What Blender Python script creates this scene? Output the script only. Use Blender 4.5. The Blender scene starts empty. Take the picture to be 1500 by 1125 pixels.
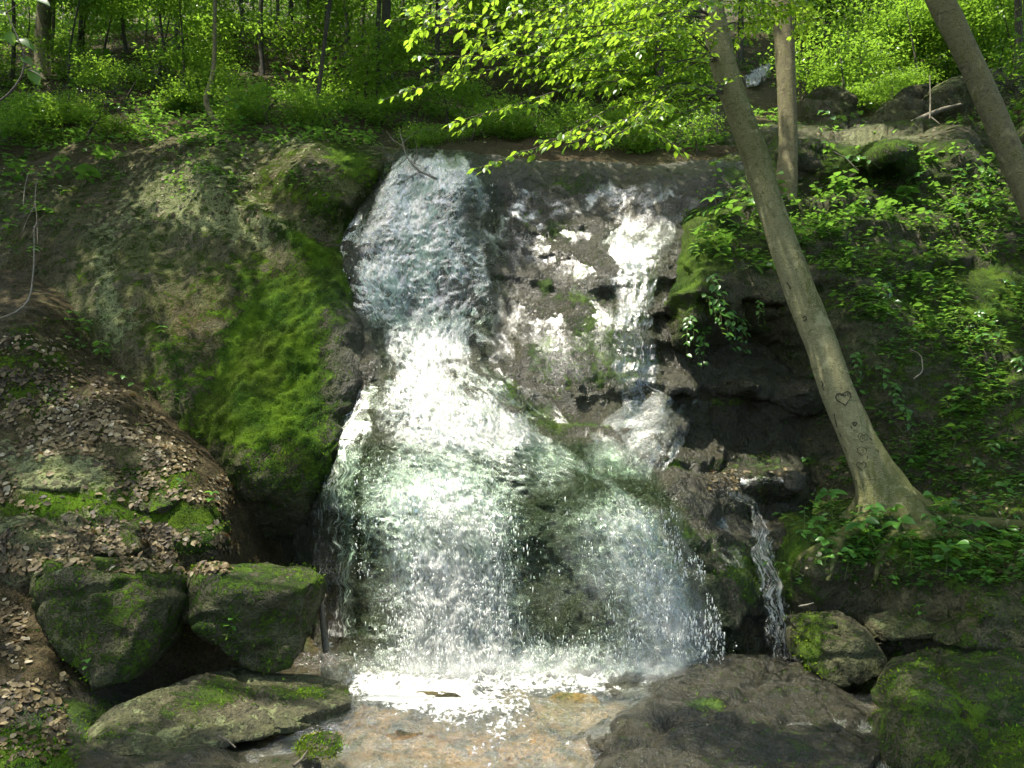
import bpy, bmesh, math, random
import numpy as np
from mathutils import Vector, Matrix
from mathutils.bvhtree import BVHTree

random.seed(7)
RNG = np.random.default_rng(7)
SC = bpy.context.scene
COL = SC.collection
R = math.radians

# ------------------------------------------------------------------ camera
CAM = np.array([0.0, 0.0, 1.7]); PITCH = R(6.0); FPX = 1133.0
cam_d = bpy.data.cameras.new('camera'); cam = bpy.data.objects.new('camera', cam_d); COL.objects.link(cam)
cam.location = CAM; cam.rotation_euler = (R(90) + PITCH, 0, 0)
cam_d.sensor_width = 36; cam_d.lens = 36 * FPX / 1500; cam_d.clip_end = 500; cam_d.clip_start = 0.05
SC.camera = cam

# ------------------------------------------------------------------ sky, sun, exposure
SUN_EL, SUN_AZ = R(70), R(-113)          # azimuth from +Y (straight ahead), towards -X when negative
SUN = np.array([math.sin(SUN_AZ) * math.cos(SUN_EL), math.cos(SUN_AZ) * math.cos(SUN_EL), math.sin(SUN_EL)])
world = bpy.data.worlds.new('World'); SC.world = world; world.use_nodes = True
wn = world.node_tree.nodes; wn.clear()
sky = wn.new('ShaderNodeTexSky'); sky.sky_type = 'NISHITA'; sky.sun_disc = False
sky.sun_elevation = SUN_EL; sky.sun_rotation = SUN_AZ
sky.dust_density = 2.0; sky.ozone_density = 0.4; sky.air_density = 0.8
bg = wn.new('ShaderNodeBackground'); bg.inputs['Strength'].default_value = 0.15
wo = wn.new('ShaderNodeOutputWorld')
world.node_tree.links.new(sky.outputs[0], bg.inputs[0]); world.node_tree.links.new(bg.outputs[0], wo.inputs[0])
sun_d = bpy.data.lights.new('sun', 'SUN'); sun_d.energy = 2.8; sun_d.angle = R(0.53); sun_d.color = (1.0, 0.94, 0.80)
sun = bpy.data.objects.new('sun', sun_d); COL.objects.link(sun)
sun.rotation_euler = Vector(SUN).to_track_quat('Z', 'Y').to_euler()
SC.view_settings.view_transform = 'Standard'; SC.view_settings.look = 'None'
SC.view_settings.gamma = 1.0; SC.view_settings.use_curve_mapping = False
SC.view_settings.exposure = 2.2
SC.render.engine = 'CYCLES'
cy = SC.cycles
cy.max_bounces = 8; cy.diffuse_bounces = 4; cy.glossy_bounces = 3; cy.transmission_bounces = 4; cy.transparent_max_bounces = 24
cy.caustics_reflective = False; cy.caustics_refractive = False; cy.sample_clamp_indirect = 6.0
cy.use_denoising = True; cy.use_adaptive_sampling = True; cy.adaptive_threshold = 0.015

# ------------------------------------------------------------------ pixel <-> place
CT, ST = math.cos(PITCH), math.sin(PITCH)
def P(px, py, Y):
    px = np.asarray(px, float); py = np.asarray(py, float); Y = np.asarray(Y, float)
    dx = (px - 750) / FPX; dz = (562.5 - py) / FPX
    ry = CT - ST * dz; rz = ST + CT * dz
    t = Y / ry
    return np.stack(np.broadcast_arrays(t * dx + CAM[0], Y + CAM[1], t * rz + CAM[2]), -1)
def proj(p):
    q = np.asarray(p, float) - CAM
    f = q[..., 1] * CT + q[..., 2] * ST; u = -q[..., 1] * ST + q[..., 2] * CT
    f = np.maximum(f, 1e-3)
    return 750 + FPX * q[..., 0] / f, 562.5 - FPX * u / f

# ------------------------------------------------------------------ noise
def _h(ix, iy, iz, s):
    h = (ix * 374761393 + iy * 668265263 + iz * 1440662683 + s * 1274126177) & 0xffffffff
    h = ((h ^ (h >> 13)) * 1274126177) & 0xffffffff
    h = ((h ^ (h >> 15)) * 2246822519) & 0xffffffff
    return (h ^ (h >> 16)).astype(np.float64) / 4294967295.0
def noise3(p, s=0):
    p = np.asarray(p, float); i = np.floor(p).astype(np.int64); f = p - i
    f = f * f * f * (f * (f * 6 - 15) + 10)
    r = 0
    for dx in (0, 1):
        wx = f[..., 0] if dx else 1 - f[..., 0]
        for dy in (0, 1):
            wy = f[..., 1] if dy else 1 - f[..., 1]
            for dz in (0, 1):
                wz = f[..., 2] if dz else 1 - f[..., 2]
                r = r + wx * wy * wz * _h(i[..., 0] + dx, i[..., 1] + dy, i[..., 2] + dz, s)
    return r * 2 - 1
def fbm(p, scale=1.0, octv=4, s=0, gain=0.5, lac=2.03):
    p = np.asarray(p, float) * scale; a = 1.0; t = 0; n = 0
    for k in range(octv):
        t = t + a * noise3(p, s + 17 * k); n += a; a *= gain; p = p * lac + 5.3
    return t / n
def sstep(a, b, x):
    t = np.clip((x - a) / (b - a), 0, 1); return t * t * (3 - 2 * t)
def spots(px, py, L):
    """soft ellipses (cx, cy, rx, ry, amount[, tilt degrees]) on the visible surface"""
    r = np.zeros_like(np.asarray(px, float))
    for e in L:
        cx, cy_, rx, ry, a = e[:5]; an = R(e[5]) if len(e) > 5 else 0
        dx = px - cx; dy = py - cy_
        u = dx * math.cos(an) + dy * math.sin(an); v = -dx * math.sin(an) + dy * math.cos(an)
        r = r + a * np.exp(-((u / rx) ** 2 + (v / ry) ** 2))
    return r
class RBF:
    def __init__(self, pts, c=22.0):
        a = np.array(pts, float); self.x = a[:, :2]; self.c = c
        n = len(a); d = np.linalg.norm(self.x[:, None] - self.x[None], axis=-1)
        A = np.zeros((n + 3, n + 3)); A[:n, :n] = -np.sqrt(d * d + c * c) - 0.0 * np.eye(n)
        A[:n, :n] += np.eye(n) * -1e-6
        A[:n, n] = 1; A[:n, n + 1:] = self.x / 1000; A[n, :n] = 1; A[n + 1:, :n] = self.x.T / 1000
        self.w = np.linalg.solve(A, np.concatenate([a[:, 2], np.zeros(3)]))
    def __call__(self, px, py):
        px = np.asarray(px, float); py = np.asarray(py, float); sh = px.shape
        q = np.stack([px.ravel(), py.ravel()], -1); out = np.empty(len(q)); n = len(self.x)
        for i in range(0, len(q), 20000):
            b = q[i:i + 20000]; d2 = ((b[:, None] - self.x[None]) ** 2).sum(-1)
            out[i:i + 20000] = -np.sqrt(d2 + self.c ** 2) @ self.w[:n] + self.w[n] + (b / 1000) @ self.w[n + 1:]
        return out.reshape(sh)

# ------------------------------------------------------------------ mesh helpers
def mk_mesh(name, v, f, attrs=None, smooth=True):
    v = np.ascontiguousarray(v, np.float32).reshape(-1, 3); f = np.ascontiguousarray(f, np.int32)
    m = bpy.data.meshes.new(name); n, k = f.shape
    m.vertices.add(len(v)); m.vertices.foreach_set('co', v.ravel())
    m.loops.add(n * k); m.loops.foreach_set('vertex_index', f.ravel())
    m.polygons.add(n); m.polygons.foreach_set('loop_start', np.arange(0, n * k, k, dtype=np.int32))
    m.polygons.foreach_set('loop_total', np.full(n, k, np.int32))
    if smooth: m.polygons.foreach_set('use_smooth', np.ones(n, bool))
    for a, val in (attrs or {}).items():
        at = m.attributes.new(a, 'FLOAT', 'POINT'); at.data.foreach_set('value', np.ascontiguousarray(val, np.float32).ravel())
    m.update(); m.validate(); return m
def tag(o, label=None, cat=None, group=None, kind=None):
    if label: o['label'] = label
    if cat: o['category'] = cat
    if group: o['group'] = group
    if kind: o['kind'] = kind
    return o
def obj(name, mesh, mat=None, parent=None, loc=None):
    o = bpy.data.objects.new(name, mesh); COL.objects.link(o)
    if mat is not None and not mesh.materials: mesh.materials.append(mat)
    if parent is not None: o.parent = parent
    if loc is not None: o.location = loc
    return o
def empty(name, loc=(0, 0, 0)):
    o = bpy.data.objects.new(name, None); COL.objects.link(o); o.location = loc; o.empty_display_size = 0.1; return o
def child(name, mesh, mat, parent):
    """a part whose mesh is in world coordinates, under a thing standing at its own base"""
    o = obj(name, mesh, mat); o.parent = parent
    l = Vector((0, 0, 0)); q = parent
    while q is not None: l += Vector(q.location); q = q.parent
    o.location = -l
    return o
def grid_faces(nr, nc, flip=False):
    i = np.arange(nr * nc).reshape(nr, nc)
    f = np.stack([i[:-1, :-1], i[:-1, 1:], i[1:, 1:], i[1:, :-1]], -1).reshape(-1, 4)
    return f[:, ::-1] if flip else f
def grid_normals(G):
    du = np.gradient(G, axis=1); dv = np.gradient(G, axis=0)
    n = np.cross(dv, du); n /= np.linalg.norm(n, axis=-1, keepdims=True) + 1e-9
    return n
SURF = []       # (bvh) of everything plants and leaves can stand on
def add_surf(v, f):
    SURF.append(BVHTree.FromPolygons([tuple(x) for x in np.asarray(v, float).reshape(-1, 3)], [tuple(int(i) for i in q) for q in f]))
def cast(px, py, only=None):
    """the first surface seen through a pixel -> (point, normal) or None"""
    d = P(px, py, 5.0) - CAM; d = Vector(d).normalized(); best = None
    for b in (SURF if only is None else only):
        h = b.ray_cast(Vector(CAM), d)
        if h[0] is not None and (best is None or h[3] < best[2]): best = (h[0], h[1], h[3])
    if best is None: return None
    n = best[1]
    if n.dot(d) > 0: n = -n
    return best[0], n
def drop(x, y, ztop=14.0):
    best = None
    for b in SURF:
        h = b.ray_cast(Vector((x, y, ztop)), Vector((0, 0, -1)))
        if h[0] is not None and (best is None or h[0].z > best[0].z): best = (h[0], h[1])
    return best

def tube(path, rad, sides=8, bump=0.0, seed=0, cap=True, bscale=6.0):
    """a tapered round tube along a polyline"""
    path = np.asarray(path, float); rad = np.broadcast_to(np.asarray(rad, float), (len(path),))
    t = np.gradient(path, axis=0); t /= np.linalg.norm(t, axis=1, keepdims=True) + 1e-9
    ref = np.array([0.13, 0.97, 0.21]) if abs(t[:, 1]).mean() < 0.8 else np.array([1.0, 0, 0])
    a = np.cross(t, ref); a /= np.linalg.norm(a, axis=1, keepdims=True) + 1e-9
    b = np.cross(t, a)
    th = np.linspace(0, 2 * math.pi, sides, endpoint=False)
    ring = a[:, None] * np.cos(th)[None, :, None] + b[:, None] * np.sin(th)[None, :, None]
    rr = rad[:, None]
    if bump:
        pp = path[:, None] + ring * rr[..., None]
        rr = rr * (1 + bump * fbm(pp, bscale, 3, seed))
    else: rr = np.repeat(rr, sides, 1)
    v = (path[:, None] + ring * rr[..., None]).reshape(-1, 3)
    n = len(path); i = np.arange(n * sides).reshape(n, sides); j = np.roll(i, -1, 1)
    f = np.stack([i[:-1], j[:-1], j[1:], i[1:]], -1).reshape(-1, 4)
    if cap:
        v = np.vstack([v, path[-1:] + t[-1:] * rad[-1] * 0.6]); k = len(v) - 1
        f = np.vstack([f, np.stack([i[-1], j[-1], np.full(sides, k), np.full(sides, k)], -1)])
    return v, f
def resample(path, n, smooth=True):
    path = np.asarray(path, float); k = path.shape[1]
    d = np.concatenate([[0], np.cumsum(np.linalg.norm(np.diff(path[:, :3], axis=0), axis=1))])
    s = np.linspace(0, d[-1], n); out = np.stack([np.interp(s, d, path[:, i]) for i in range(k)], -1)
    if smooth and n > 6:
        for _ in range(2):
            o = out.copy(); o[1:-1] = (out[:-2] + 2 * out[1:-1] + out[2:]) / 4; out = o
    return out
def fix_tris(f):
    """quads whose last two corners coincide -> a mixed list"""
    return [tuple(q[:3]) if q[2] == q[3] else tuple(q) for q in f.tolist()]
def mk_mesh_mixed(name, v, f, smooth=True, attrs=None):
    m = bpy.data.meshes.new(name); m.from_pydata([tuple(x) for x in np.asarray(v, float).tolist()], [], fix_tris(np.asarray(f)))
    if smooth: m.polygons.foreach_set('use_smooth', np.ones(len(m.polygons), bool))
    for a, val in (attrs or {}).items():
        at = m.attributes.new(a, 'FLOAT', 'POINT'); at.data.foreach_set('value', np.ascontiguousarray(val, np.float32).ravel())
    m.update(); return m
class MB:
    """several tubes collected into one mesh"""
    def __init__(s): s.v = []; s.f = []; s.n = 0
    def add(s, vf):
        v, f = vf; s.v.append(v); s.f.append(np.asarray(f) + s.n); s.n += len(v)
    def mesh(s, name): return mk_mesh_mixed(name, np.vstack(s.v), np.vstack(s.f))

# ------------------------------------------------------------------ leaves
def leaf_tmpl(kind='oval'):
    # along +x (tip), across y, normal z, length 1
    if kind == 'oval':
        s = [(0, 0), (0.12, .13), (0.34, .27), (0.6, .25), (0.82, .12), (1, 0)]
    elif kind == 'broad':
        s = [(0, 0), (0.1, .22), (0.36, .36), (0.62, .3), (0.84, .14), (1, 0)]
    else:
        s = [(0, 0), (0.4, .24), (1, 0)]
    mid = [(x, 0, -0.10 * math.sin(x * 3.14) * 0 - 0.16 * (x - 0.35) ** 2) for x, _ in s]
    v = list(mid); f = []
    n = len(s); L = []; Rr = []
    for x, w in s[1:-1]:
        zz = -0.16 * (x - 0.35) ** 2 + 0.28 * w
        L.append(len(v)); v.append((x, w, zz)); Rr.append(len(v)); v.append((x, -w, zz))
    for side, S in ((1, L), (-1, Rr)):
        seq = []
        seq.append((0, 1, S[0]))
        for i in range(len(S) - 1): seq.append((i + 1, i + 2, S[i + 1])); seq.append((i + 1, S[i + 1], S[i]))
        seq.append((n - 2, n - 1, S[-1]))
        for t in seq: f.append(t if side > 0 else t[::-1])
    return np.array(v, float), np.array(f, int)
T_DIA = (np.array([(0, 0, 0), (.45, .27, .05), (1, 0, -.06), (.45, -.27, .05)]), np.array([(0, 2, 1), (0, 3, 2)]))
T_OVAL, T_BROAD, T_FAR = leaf_tmpl('oval'), leaf_tmpl('broad'), leaf_tmpl('far')
def leaf_basis(d, n):
    d = d / (np.linalg.norm(d, axis=-1, keepdims=True) + 1e-9)
    y = np.cross(n, d); y /= np.linalg.norm(y, axis=-1, keepdims=True) + 1e-9
    return np.stack([d, y, np.cross(d, y)], -1)     # columns
def leaves_vf(pos, d, n, size, tmpl, tint=None):
    tv, tf = tmpl; B = leaf_basis(np.asarray(d, float), np.asarray(n, float)); k = len(pos)
    v = np.einsum('nij,kj->nki', B, tv) * np.asarray(size)[:, None, None] + np.asarray(pos)[:, None]
    f = (tf[None] + (np.arange(k) * len(tv))[:, None, None]).reshape(-1, 3)
    if tint is None: tint = RNG.random(k)
    return v.reshape(-1, 3), f, np.repeat(tint, len(tv))
def rand_dirs(n, rng=RNG):
    v = rng.normal(size=(n, 3)); return v / np.linalg.norm(v, axis=1, keepdims=True)
# ------------------------------------------------------------------ materials
class NT:
    def __init__(s, name):
        s.m = bpy.data.materials.new(name); s.m.use_nodes = True; s.t = s.m.node_tree; s.t.nodes.clear()
        s.out = s.t.nodes.new('ShaderNodeOutputMaterial')
    def n(s, typ, ins=None, **kw):
        x = s.t.nodes.new('ShaderNode' + typ)
        for k, v in kw.items(): setattr(x, k, v)
        for k, v in (ins or {}).items(): s.put(x.inputs[k], v)
        return x
    def put(s, sock, v):
        if hasattr(v, 'is_output') or isinstance(v, bpy.types.NodeSocket): s.t.links.new(v, sock)
        else:
            if isinstance(v, (tuple, list)) and len(v) == 3 and sock.type == 'RGBA': v = (*v, 1)
            sock.default_value = v
    def math(s, op, a, b=None, c=None, clamp=False):
        x = s.n('Math', operation=op); x.use_clamp = clamp; s.put(x.inputs[0], a)
        if b is not None: s.put(x.inputs[1], b)
        if c is not None: s.put(x.inputs[2], c)
        return x.outputs[0]
    def noise(s, vec, scale, detail=5, rough=0.55, dist=0.0):
        return s.n('TexNoise', {'Vector': vec, 'Scale': scale, 'Detail': detail, 'Roughness': rough, 'Distortion': dist}).outputs[0]
    def ramp(s, f, *stops, mode='LINEAR'):
        x = s.n('ValToRGB', {0: f}); r = x.color_ramp; r.interpolation = mode
        while len(r.elements) < len(stops): r.elements.new(0.5)
        for e, (p, c) in zip(r.elements, stops): e.position = p; e.color = (*c, 1) if isinstance(c, tuple) else (c, c, c, 1)
        return x.outputs[0]
    def step(s, f, a, b):
        x = s.n('MapRange', {0: f, 1: a, 2: b, 3: 0.0, 4: 1.0}, interpolation_type='SMOOTHSTEP'); return x.outputs[0]
    def mix(s, f, a, b, blend='MIX'):
        x = s.n('Mix', data_type='RGBA', blend_type=blend); s.put(x.inputs[0], f); s.put(x.inputs[6], a); s.put(x.inputs[7], b); return x.outputs[2]
    def attr(s, name): return s.n('Attribute', attribute_name=name).outputs['Fac']
    def pos(s): return s.n('NewGeometry').outputs['Position']
    def bump(s, h, strength=0.5, dist=0.02, normal=None):
        ins = {'Height': h, 'Strength': strength, 'Distance': dist}
        if normal is not None: ins['Normal'] = normal
        return s.n('Bump', ins).outputs[0]
    def done(s, sh): s.t.links.new(sh, s.out.inputs[0]); return s.m

def rock_mat(name, tone=1.0, warm=0.0):
    t = NT(name); p = t.pos()
    geo = t.n('NewGeometry')
    nz = t.n('SeparateXYZ', {0: geo.outputs['Normal']}).outputs[2]
    moss, wet, lich, lit = t.attr('moss'), t.attr('wet'), t.attr('lichen'), t.attr('litter')
    och = t.attr('ochre')
    n1 = t.noise(p, 1.1, 4, .6); n2 = t.noise(p, 7, 5, .65, .3); n3 = t.noise(p, 38, 3, .7); n4 = t.noise(p, 150, 2, .6)
    def c(r, g, b): return (r * tone, g * tone, b * tone)
    base = t.ramp(n2, (.25, c(.022, .021, .012)), (.47, c(.056, .053, .029)), (.62, c(.088, .082, .046)), (.8, c(.15, .14, .088)))
    base = t.mix(t.math('MULTIPLY', t.step(n1, .45, .7), .55), base, c(.12, .085, .045))
    base = t.mix(t.math('MULTIPLY', t.step(n3, .46, .70), .45), base, c(.125, .118, .070), 'MIX')
    base = t.mix(t.math('MULTIPLY', t.step(t.noise(p, 2.6, 4, .6), .36, .62), .65), base, c(.052, .068, .014))
    # ochre stained stone
    base = t.mix(t.math('MULTIPLY', och, t.step(n2, .36, .6), clamp=True), base, t.mix(n3, (.19, .095, .016), (.28, .165, .04)))
    # lichen
    ln = t.noise(p, 11, 4, .5, .6); l2 = t.math('ADD', ln, t.math('MULTIPLY', lich, .35))
    base = t.mix(t.math('MULTIPLY', t.step(l2, .66, .72), .85), base, t.mix(n3, (.14, .165, .06), (.25, .275, .13)))
    # soil and rotten leaves
    base = t.mix(t.math('MULTIPLY', lit, t.step(n2, .2, .5), clamp=True), base, t.mix(n3, (.025, .019, .010), (.08, .058, .028)))
    # wet stone: darker
    wet_n = t.math('MULTIPLY', wet, t.math('ADD', .55, n1), clamp=True)
    base = t.mix(t.math('MULTIPLY', wet_n, .86), base, (.017, .014, .006))
    base = t.mix(t.math('MULTIPLY', t.step(n4, .5, .7), .7), base, t.mix(.5, base, (.17, .165, .10)))
    base = t.mix(t.math('MULTIPLY', t.step(n3, .52, .36), .75), base, (.014, .014, .007))
    # moss
    mn = t.math('ADD', t.math('MULTIPLY', t.math('SUBTRACT', n2, .5), 2.2), t.math('MULTIPLY', t.math('SUBTRACT', n3, .5), 2.0))
    mm = t.step(t.math('ADD', t.math('ADD', moss, mn), t.math('MULTIPLY', t.math('SUBTRACT', n4, .5), .8)), .40, .56)
    mcol = t.mix(t.step(t.noise(p, 3.3, 5, .6), .38, .66), (.036, .09, .006), (.14, .26, .013))
    mcol = t.mix(t.math('MULTIPLY', t.step(n1, .4, .7), .45), mcol, (.11, .125, .014))
    mcol = t.mix(t.step(n4, .35, .7), t.mix(.5, mcol, (.012, .022, .004)), mcol)
    col = t.mix(mm, base, mcol)
    rough = t.math('MULTIPLY_ADD', wet_n, -.60, .84)
    rough = t.math('ADD', rough, t.math('MULTIPLY', mm, .6), clamp=True)
    h = t.math('ADD', t.math('MULTIPLY', n2, 1.0), t.math('MULTIPLY', n3, .42))
    h = t.math('ADD', h, t.math('MULTIPLY', n4, .12))
    mh = t.math('MULTIPLY', t.math('ADD', n4, t.math('MULTIPLY', t.noise(p, 330, 2), .5)), mm)
    b = t.bump(h, 1.0, .08); b = t.bump(mh, .8, .02, b)
    stv = t.n('VectorMath', {0: p, 1: (2.6, 2.6, .45)}, operation='MULTIPLY').outputs[0]; stn = t.noise(stv, 1.6, 4, .65, .4)
    rough = t.math('ADD', rough, t.math('MULTIPLY', t.step(stn, .45, .65), .18), clamp=True)
    col = t.mix(t.math('MULTIPLY', t.math('MULTIPLY', t.step(stn, .5, .62), wet_n), .55), col, t.mix(.5, col, (.008, .007, .003)))
    sp = t.math('MULTIPLY_ADD', wet_n, .45, .1)
    bs = t.n('BsdfPrincipled', {'Base Color': col, 'Roughness': rough, 'Normal': b, 'Specular IOR Level': sp})
    return t.done(bs.outputs[0])

def leaf_mat(name, a, b, tr=0.5, trc=None, gloss=.32, spec=.35):
    t = NT(name); ti = t.attr('tint')
    oi = t.n('ObjectInfo').outputs['Random']
    f = t.math('FRACT', t.math('ADD', ti, t.math('MULTIPLY', oi, .9)))
    n = t.noise(t.pos(), 60, 2)
    col = t.mix(f, a, b); col = t.mix(t.math('MULTIPLY', t.step(n, .5, .8), .25), col, tuple(x * .6 for x in a))
    trc = trc or (min(1, b[0] * 2.2), min(1, b[1] * 2.0), b[2] * .9)
    tcol = t.mix(f, tuple(x * .7 for x in trc), trc)
    bs = t.n('BsdfPrincipled', {'Base Color': col, 'Roughness': gloss, 'Specular IOR Level': spec})
    tl = t.n('BsdfTranslucent', {'Color': tcol})
    mx = t.n('MixShader', {0: tr, 1: bs.outputs[0], 2: tl.outputs[0]})
    return t.done(mx.outputs[0])

def bark_mat(name, pale, dark, moss_amt=.4, fine=1.0):
    t = NT(name); p = t.pos(); moss = t.attr('moss')
    st = t.n('VectorMath', {0: p, 1: (1, 1, .45)}, operation='MULTIPLY').outputs[0]
    st2 = t.n('VectorMath', {0: p, 1: (.5, .5, 2.4)}, operation='MULTIPLY').outputs[0]
    n1 = t.noise(p, 3, 5, .6); n2 = t.noise(st, 16 * fine, 8, .7, .4); n3 = t.noise(st2, 40 * fine, 5, .7); n4 = t.noise(p, 130, 4, .7)
    col = t.ramp(n2, (.28, dark), (.5, tuple((x + y) / 2 for x, y in zip(pale, dark))), (.68, pale))
    col = t.mix(t.math('MULTIPLY', t.step(n3, .50, .66), .75), col, dark)
    m = t.step(t.math('ADD', t.math('ADD', moss, moss_amt * .6), t.math('MULTIPLY', t.math('SUBTRACT', t.math('ADD', n2, n4), 1.0), 2.2)), .34, .60)
    col = t.mix(t.math('MULTIPLY', m, .85), col, t.mix(n1, (.045, .055, .010), (.105, .115, .025)))
    lic = t.noise(p, 9, 3, .5, .5); col = t.mix(t.math('MULTIPLY', t.step(lic, .60, .68), .28), col, tuple(min(1, x * 1.45) for x in pale))
    drk = t.noise(st2, 7, 4, .6, 1.0); col = t.mix(t.math('MULTIPLY', t.step(drk, .60, .70), .6), col, tuple(x * .5 for x in dark))
    h = t.math('ADD', n2, t.math('MULTIPLY', n4, .4)); h = t.math('ADD', h, t.math('MULTIPLY', n3, .3))
    bs = t.n('BsdfPrincipled', {'Base Color': col, 'Roughness': .85, 'Normal': t.bump(h, 1.0, .035), 'Specular IOR Level': .2})
    return t.done(bs.outputs[0])

def plain_mat(name, a, b, scale=30, rough=.8, bumpd=.006):
    t = NT(name); p = t.pos(); n = t.noise(p, scale, 6, .65)
    bs = t.n('BsdfPrincipled', {'Base Color': t.mix(t.step(n, .3, .7), a, b), 'Roughness': rough, 'Normal': t.bump(n, .6, bumpd), 'Specular IOR Level': .25})
    return t.done(bs.outputs[0])

def litter_mat(name):
    t = NT(name); f = t.attr('tint')
    col = t.ramp(f, (0, (.016, .012, .006)), (.25, (.05, .036, .016)), (.5, (.095, .07, .032)), (.75, (.155, .12, .058)), (.9, (.21, .17, .09)), (1, (.32, .28, .19)))
    bs = t.n('BsdfPrincipled', {'Base Color': col, 'Roughness': .6, 'Specular IOR Level': .3})
    tl = t.n('BsdfTranslucent', {'Color': t.mix(.5, col, (.3, .14, .03))})
    mx = t.n('MixShader', {0: .18, 1: bs.outputs[0], 2: tl.outputs[0]})
    return t.done(mx.outputs[0])

def foam_mat(name, su=20.0, sv=5.0, net=1.0, tintc=(.60, .61, .58), lo=.30, hi=.86):
    """falling water: white froth broken into strands along the flow, clear film between"""
    t = NT(name); fu, fv, de, sd = t.attr('fu'), t.attr('fv'), t.attr('dens'), t.attr('seed')
    p = t.pos()
    # the flow wavers
    wv = t.noise(t.n('CombineXYZ', {0: t.math('MULTIPLY', fu, 2.0), 1: t.math('MULTIPLY', fv, 1.6), 2: sd}).outputs[0], 1.6, 3)
    fu2 = t.math('ADD', fu, t.math('MULTIPLY', t.math('SUBTRACT', wv, .5), .22))
    def vec(a, b, off): return t.n('CombineXYZ', {0: t.math('MULTIPLY', fu2, a), 1: t.math('MULTIPLY', fv, b), 2: t.math('ADD', sd, off)}).outputs[0]
    n1 = t.noise(vec(su * .4, sv * .35, 0), 1, 5, .6, .4)
    n2 = t.noise(vec(su, sv, 7), 1, 6, .68, .8)
    n3 = t.noise(vec(su * 3.2, sv * 4.0, 3), 1, 4, .7, .5)
    vo = t.n('TexVoronoi', {'Vector': vec(su * 1.25, sv * 1.5, 2), 'Scale': 1.0, 'Randomness': 1.0}, feature='DISTANCE_TO_EDGE').outputs['Distance']
    netv = t.math('SUBTRACT', .20, vo)
    s = t.math('ADD', t.math('MULTIPLY', t.math('SUBTRACT', n1, .5), 1.7), t.math('MULTIPLY', t.math('SUBTRACT', n2, .5), 2.3))
    s = t.math('ADD', s, t.math('MULTIPLY', t.math('SUBTRACT', n3, .5), 1.5))
    s = t.math('ADD', s, t.math('MULTIPLY', netv, 1.3 * net))
    s = t.math('ADD', s, de)
    m = t.math('MULTIPLY', t.step(s, lo, hi), t.step(de, -.3, .0))
    h = t.math('ADD', n2, t.math('MULTIPLY', n3, .6))
    nc = t.n('TexNoise', {'Vector': vec(su * 1.6, sv * 3.0, 11), 'Scale': 1.0, 'Detail': 4, 'Roughness': .7}).outputs['Color']
    jit = t.n('VectorMath', {0: nc, 1: (.5, .5, .5)}, operation='SUBTRACT').outputs[0]
    jit = t.n('VectorMath', {0: jit, 'Scale': 4.5}, operation='SCALE').outputs[0]
    nb = t.n('VectorMath', {0: t.n('VectorMath', {0: t.bump(h, .9, .05), 1: jit}, operation='ADD').outputs[0]}, operation='NORMALIZE').outputs[0]
    bs = t.n('BsdfPrincipled', {'Base Color': tintc, 'Roughness': .35, 'Specular IOR Level': .5, 'Normal': nb})
    tl = t.n('BsdfTranslucent', {'Color': tintc, 'Normal': nb})
    foam = t.n('MixShader', {0: .4, 1: bs.outputs[0], 2: tl.outputs[0]}).outputs[0]
    fr = t.n('Fresnel', {'IOR': 1.33, 'Normal': t.bump(h, .7, .02)}).outputs[0]
    gl = t.n('BsdfGlossy', {'Color': (1, 1, 1), 'Roughness': .12, 'Normal': t.bump(h, .7, .02)}).outputs[0]
    tr = t.n('BsdfTransparent', {'Color': (.93, .96, .93)}).outputs[0]
    film = t.n('MixShader', {0: t.math('MULTIPLY', t.math('MULTIPLY', fr, .6), t.step(de, -.25, .05)), 1: tr, 2: gl}).outputs[0]
    return t.done(t.n('MixShader', {0: m, 1: film, 2: foam}).outputs[0])

def stream_mat(name):
    t = NT(name); p = t.pos(); de = t.attr('dens')
    w = t.noise(p, 3.2, 4, .6, .8)
    pv = t.n('VectorMath', {0: p, 1: (1, .75, 1)}, operation='MULTIPLY').outputs[0]
    n2 = t.noise(pv, 13, 6, .7, .9); n3 = t.noise(pv, 55, 4, .7, .6)
    vo = t.n('TexVoronoi', {'Vector': pv, 'Scale': 16.0, 'Randomness': 1.0}, feature='DISTANCE_TO_EDGE').outputs['Distance']
    s = t.math('ADD', t.math('MULTIPLY', t.math('SUBTRACT', n2, .5), 2.4), t.math('MULTIPLY', t.math('SUBTRACT', n3, .5), 1.6))
    s = t.math('ADD', s, t.math('MULTIPLY', t.math('SUBTRACT', w, .5), 1.6))
    s = t.math('ADD', t.math('ADD', s, de), t.math('MULTIPLY', t.math('SUBTRACT', .15, vo), 1.5))
    m = t.math('MULTIPLY', t.step(s, .48, .88), t.step(de, -.35, .1))
    h = t.math('ADD', n2, t.math('MULTIPLY', n3, .5))
    bs = t.n('BsdfPrincipled', {'Base Color': (.54, .55, .52), 'Roughness': .4, 'Normal': t.bump(h, .8, .04)})
    nb = t.bump(h, .9, .014)
    fr = t.n('Fresnel', {'IOR': 1.33}).outputs[0]
    gl = t.n('BsdfGlossy', {'Color': (1, 1, 1), 'Roughness': .045, 'Normal': t.bump(h, 1.0, .022)}).outputs[0]
    tr = t.n('BsdfTransparent', {'Color': (.96, .95, .88)}).outputs[0]
    film = t.n('MixShader', {0: t.math('MULTIPLY', fr, .30), 1: tr, 2: gl}).outputs[0]
    return t.done(t.n('MixShader', {0: m, 1: film, 2: bs.outputs[0]}).outputs[0])

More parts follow.
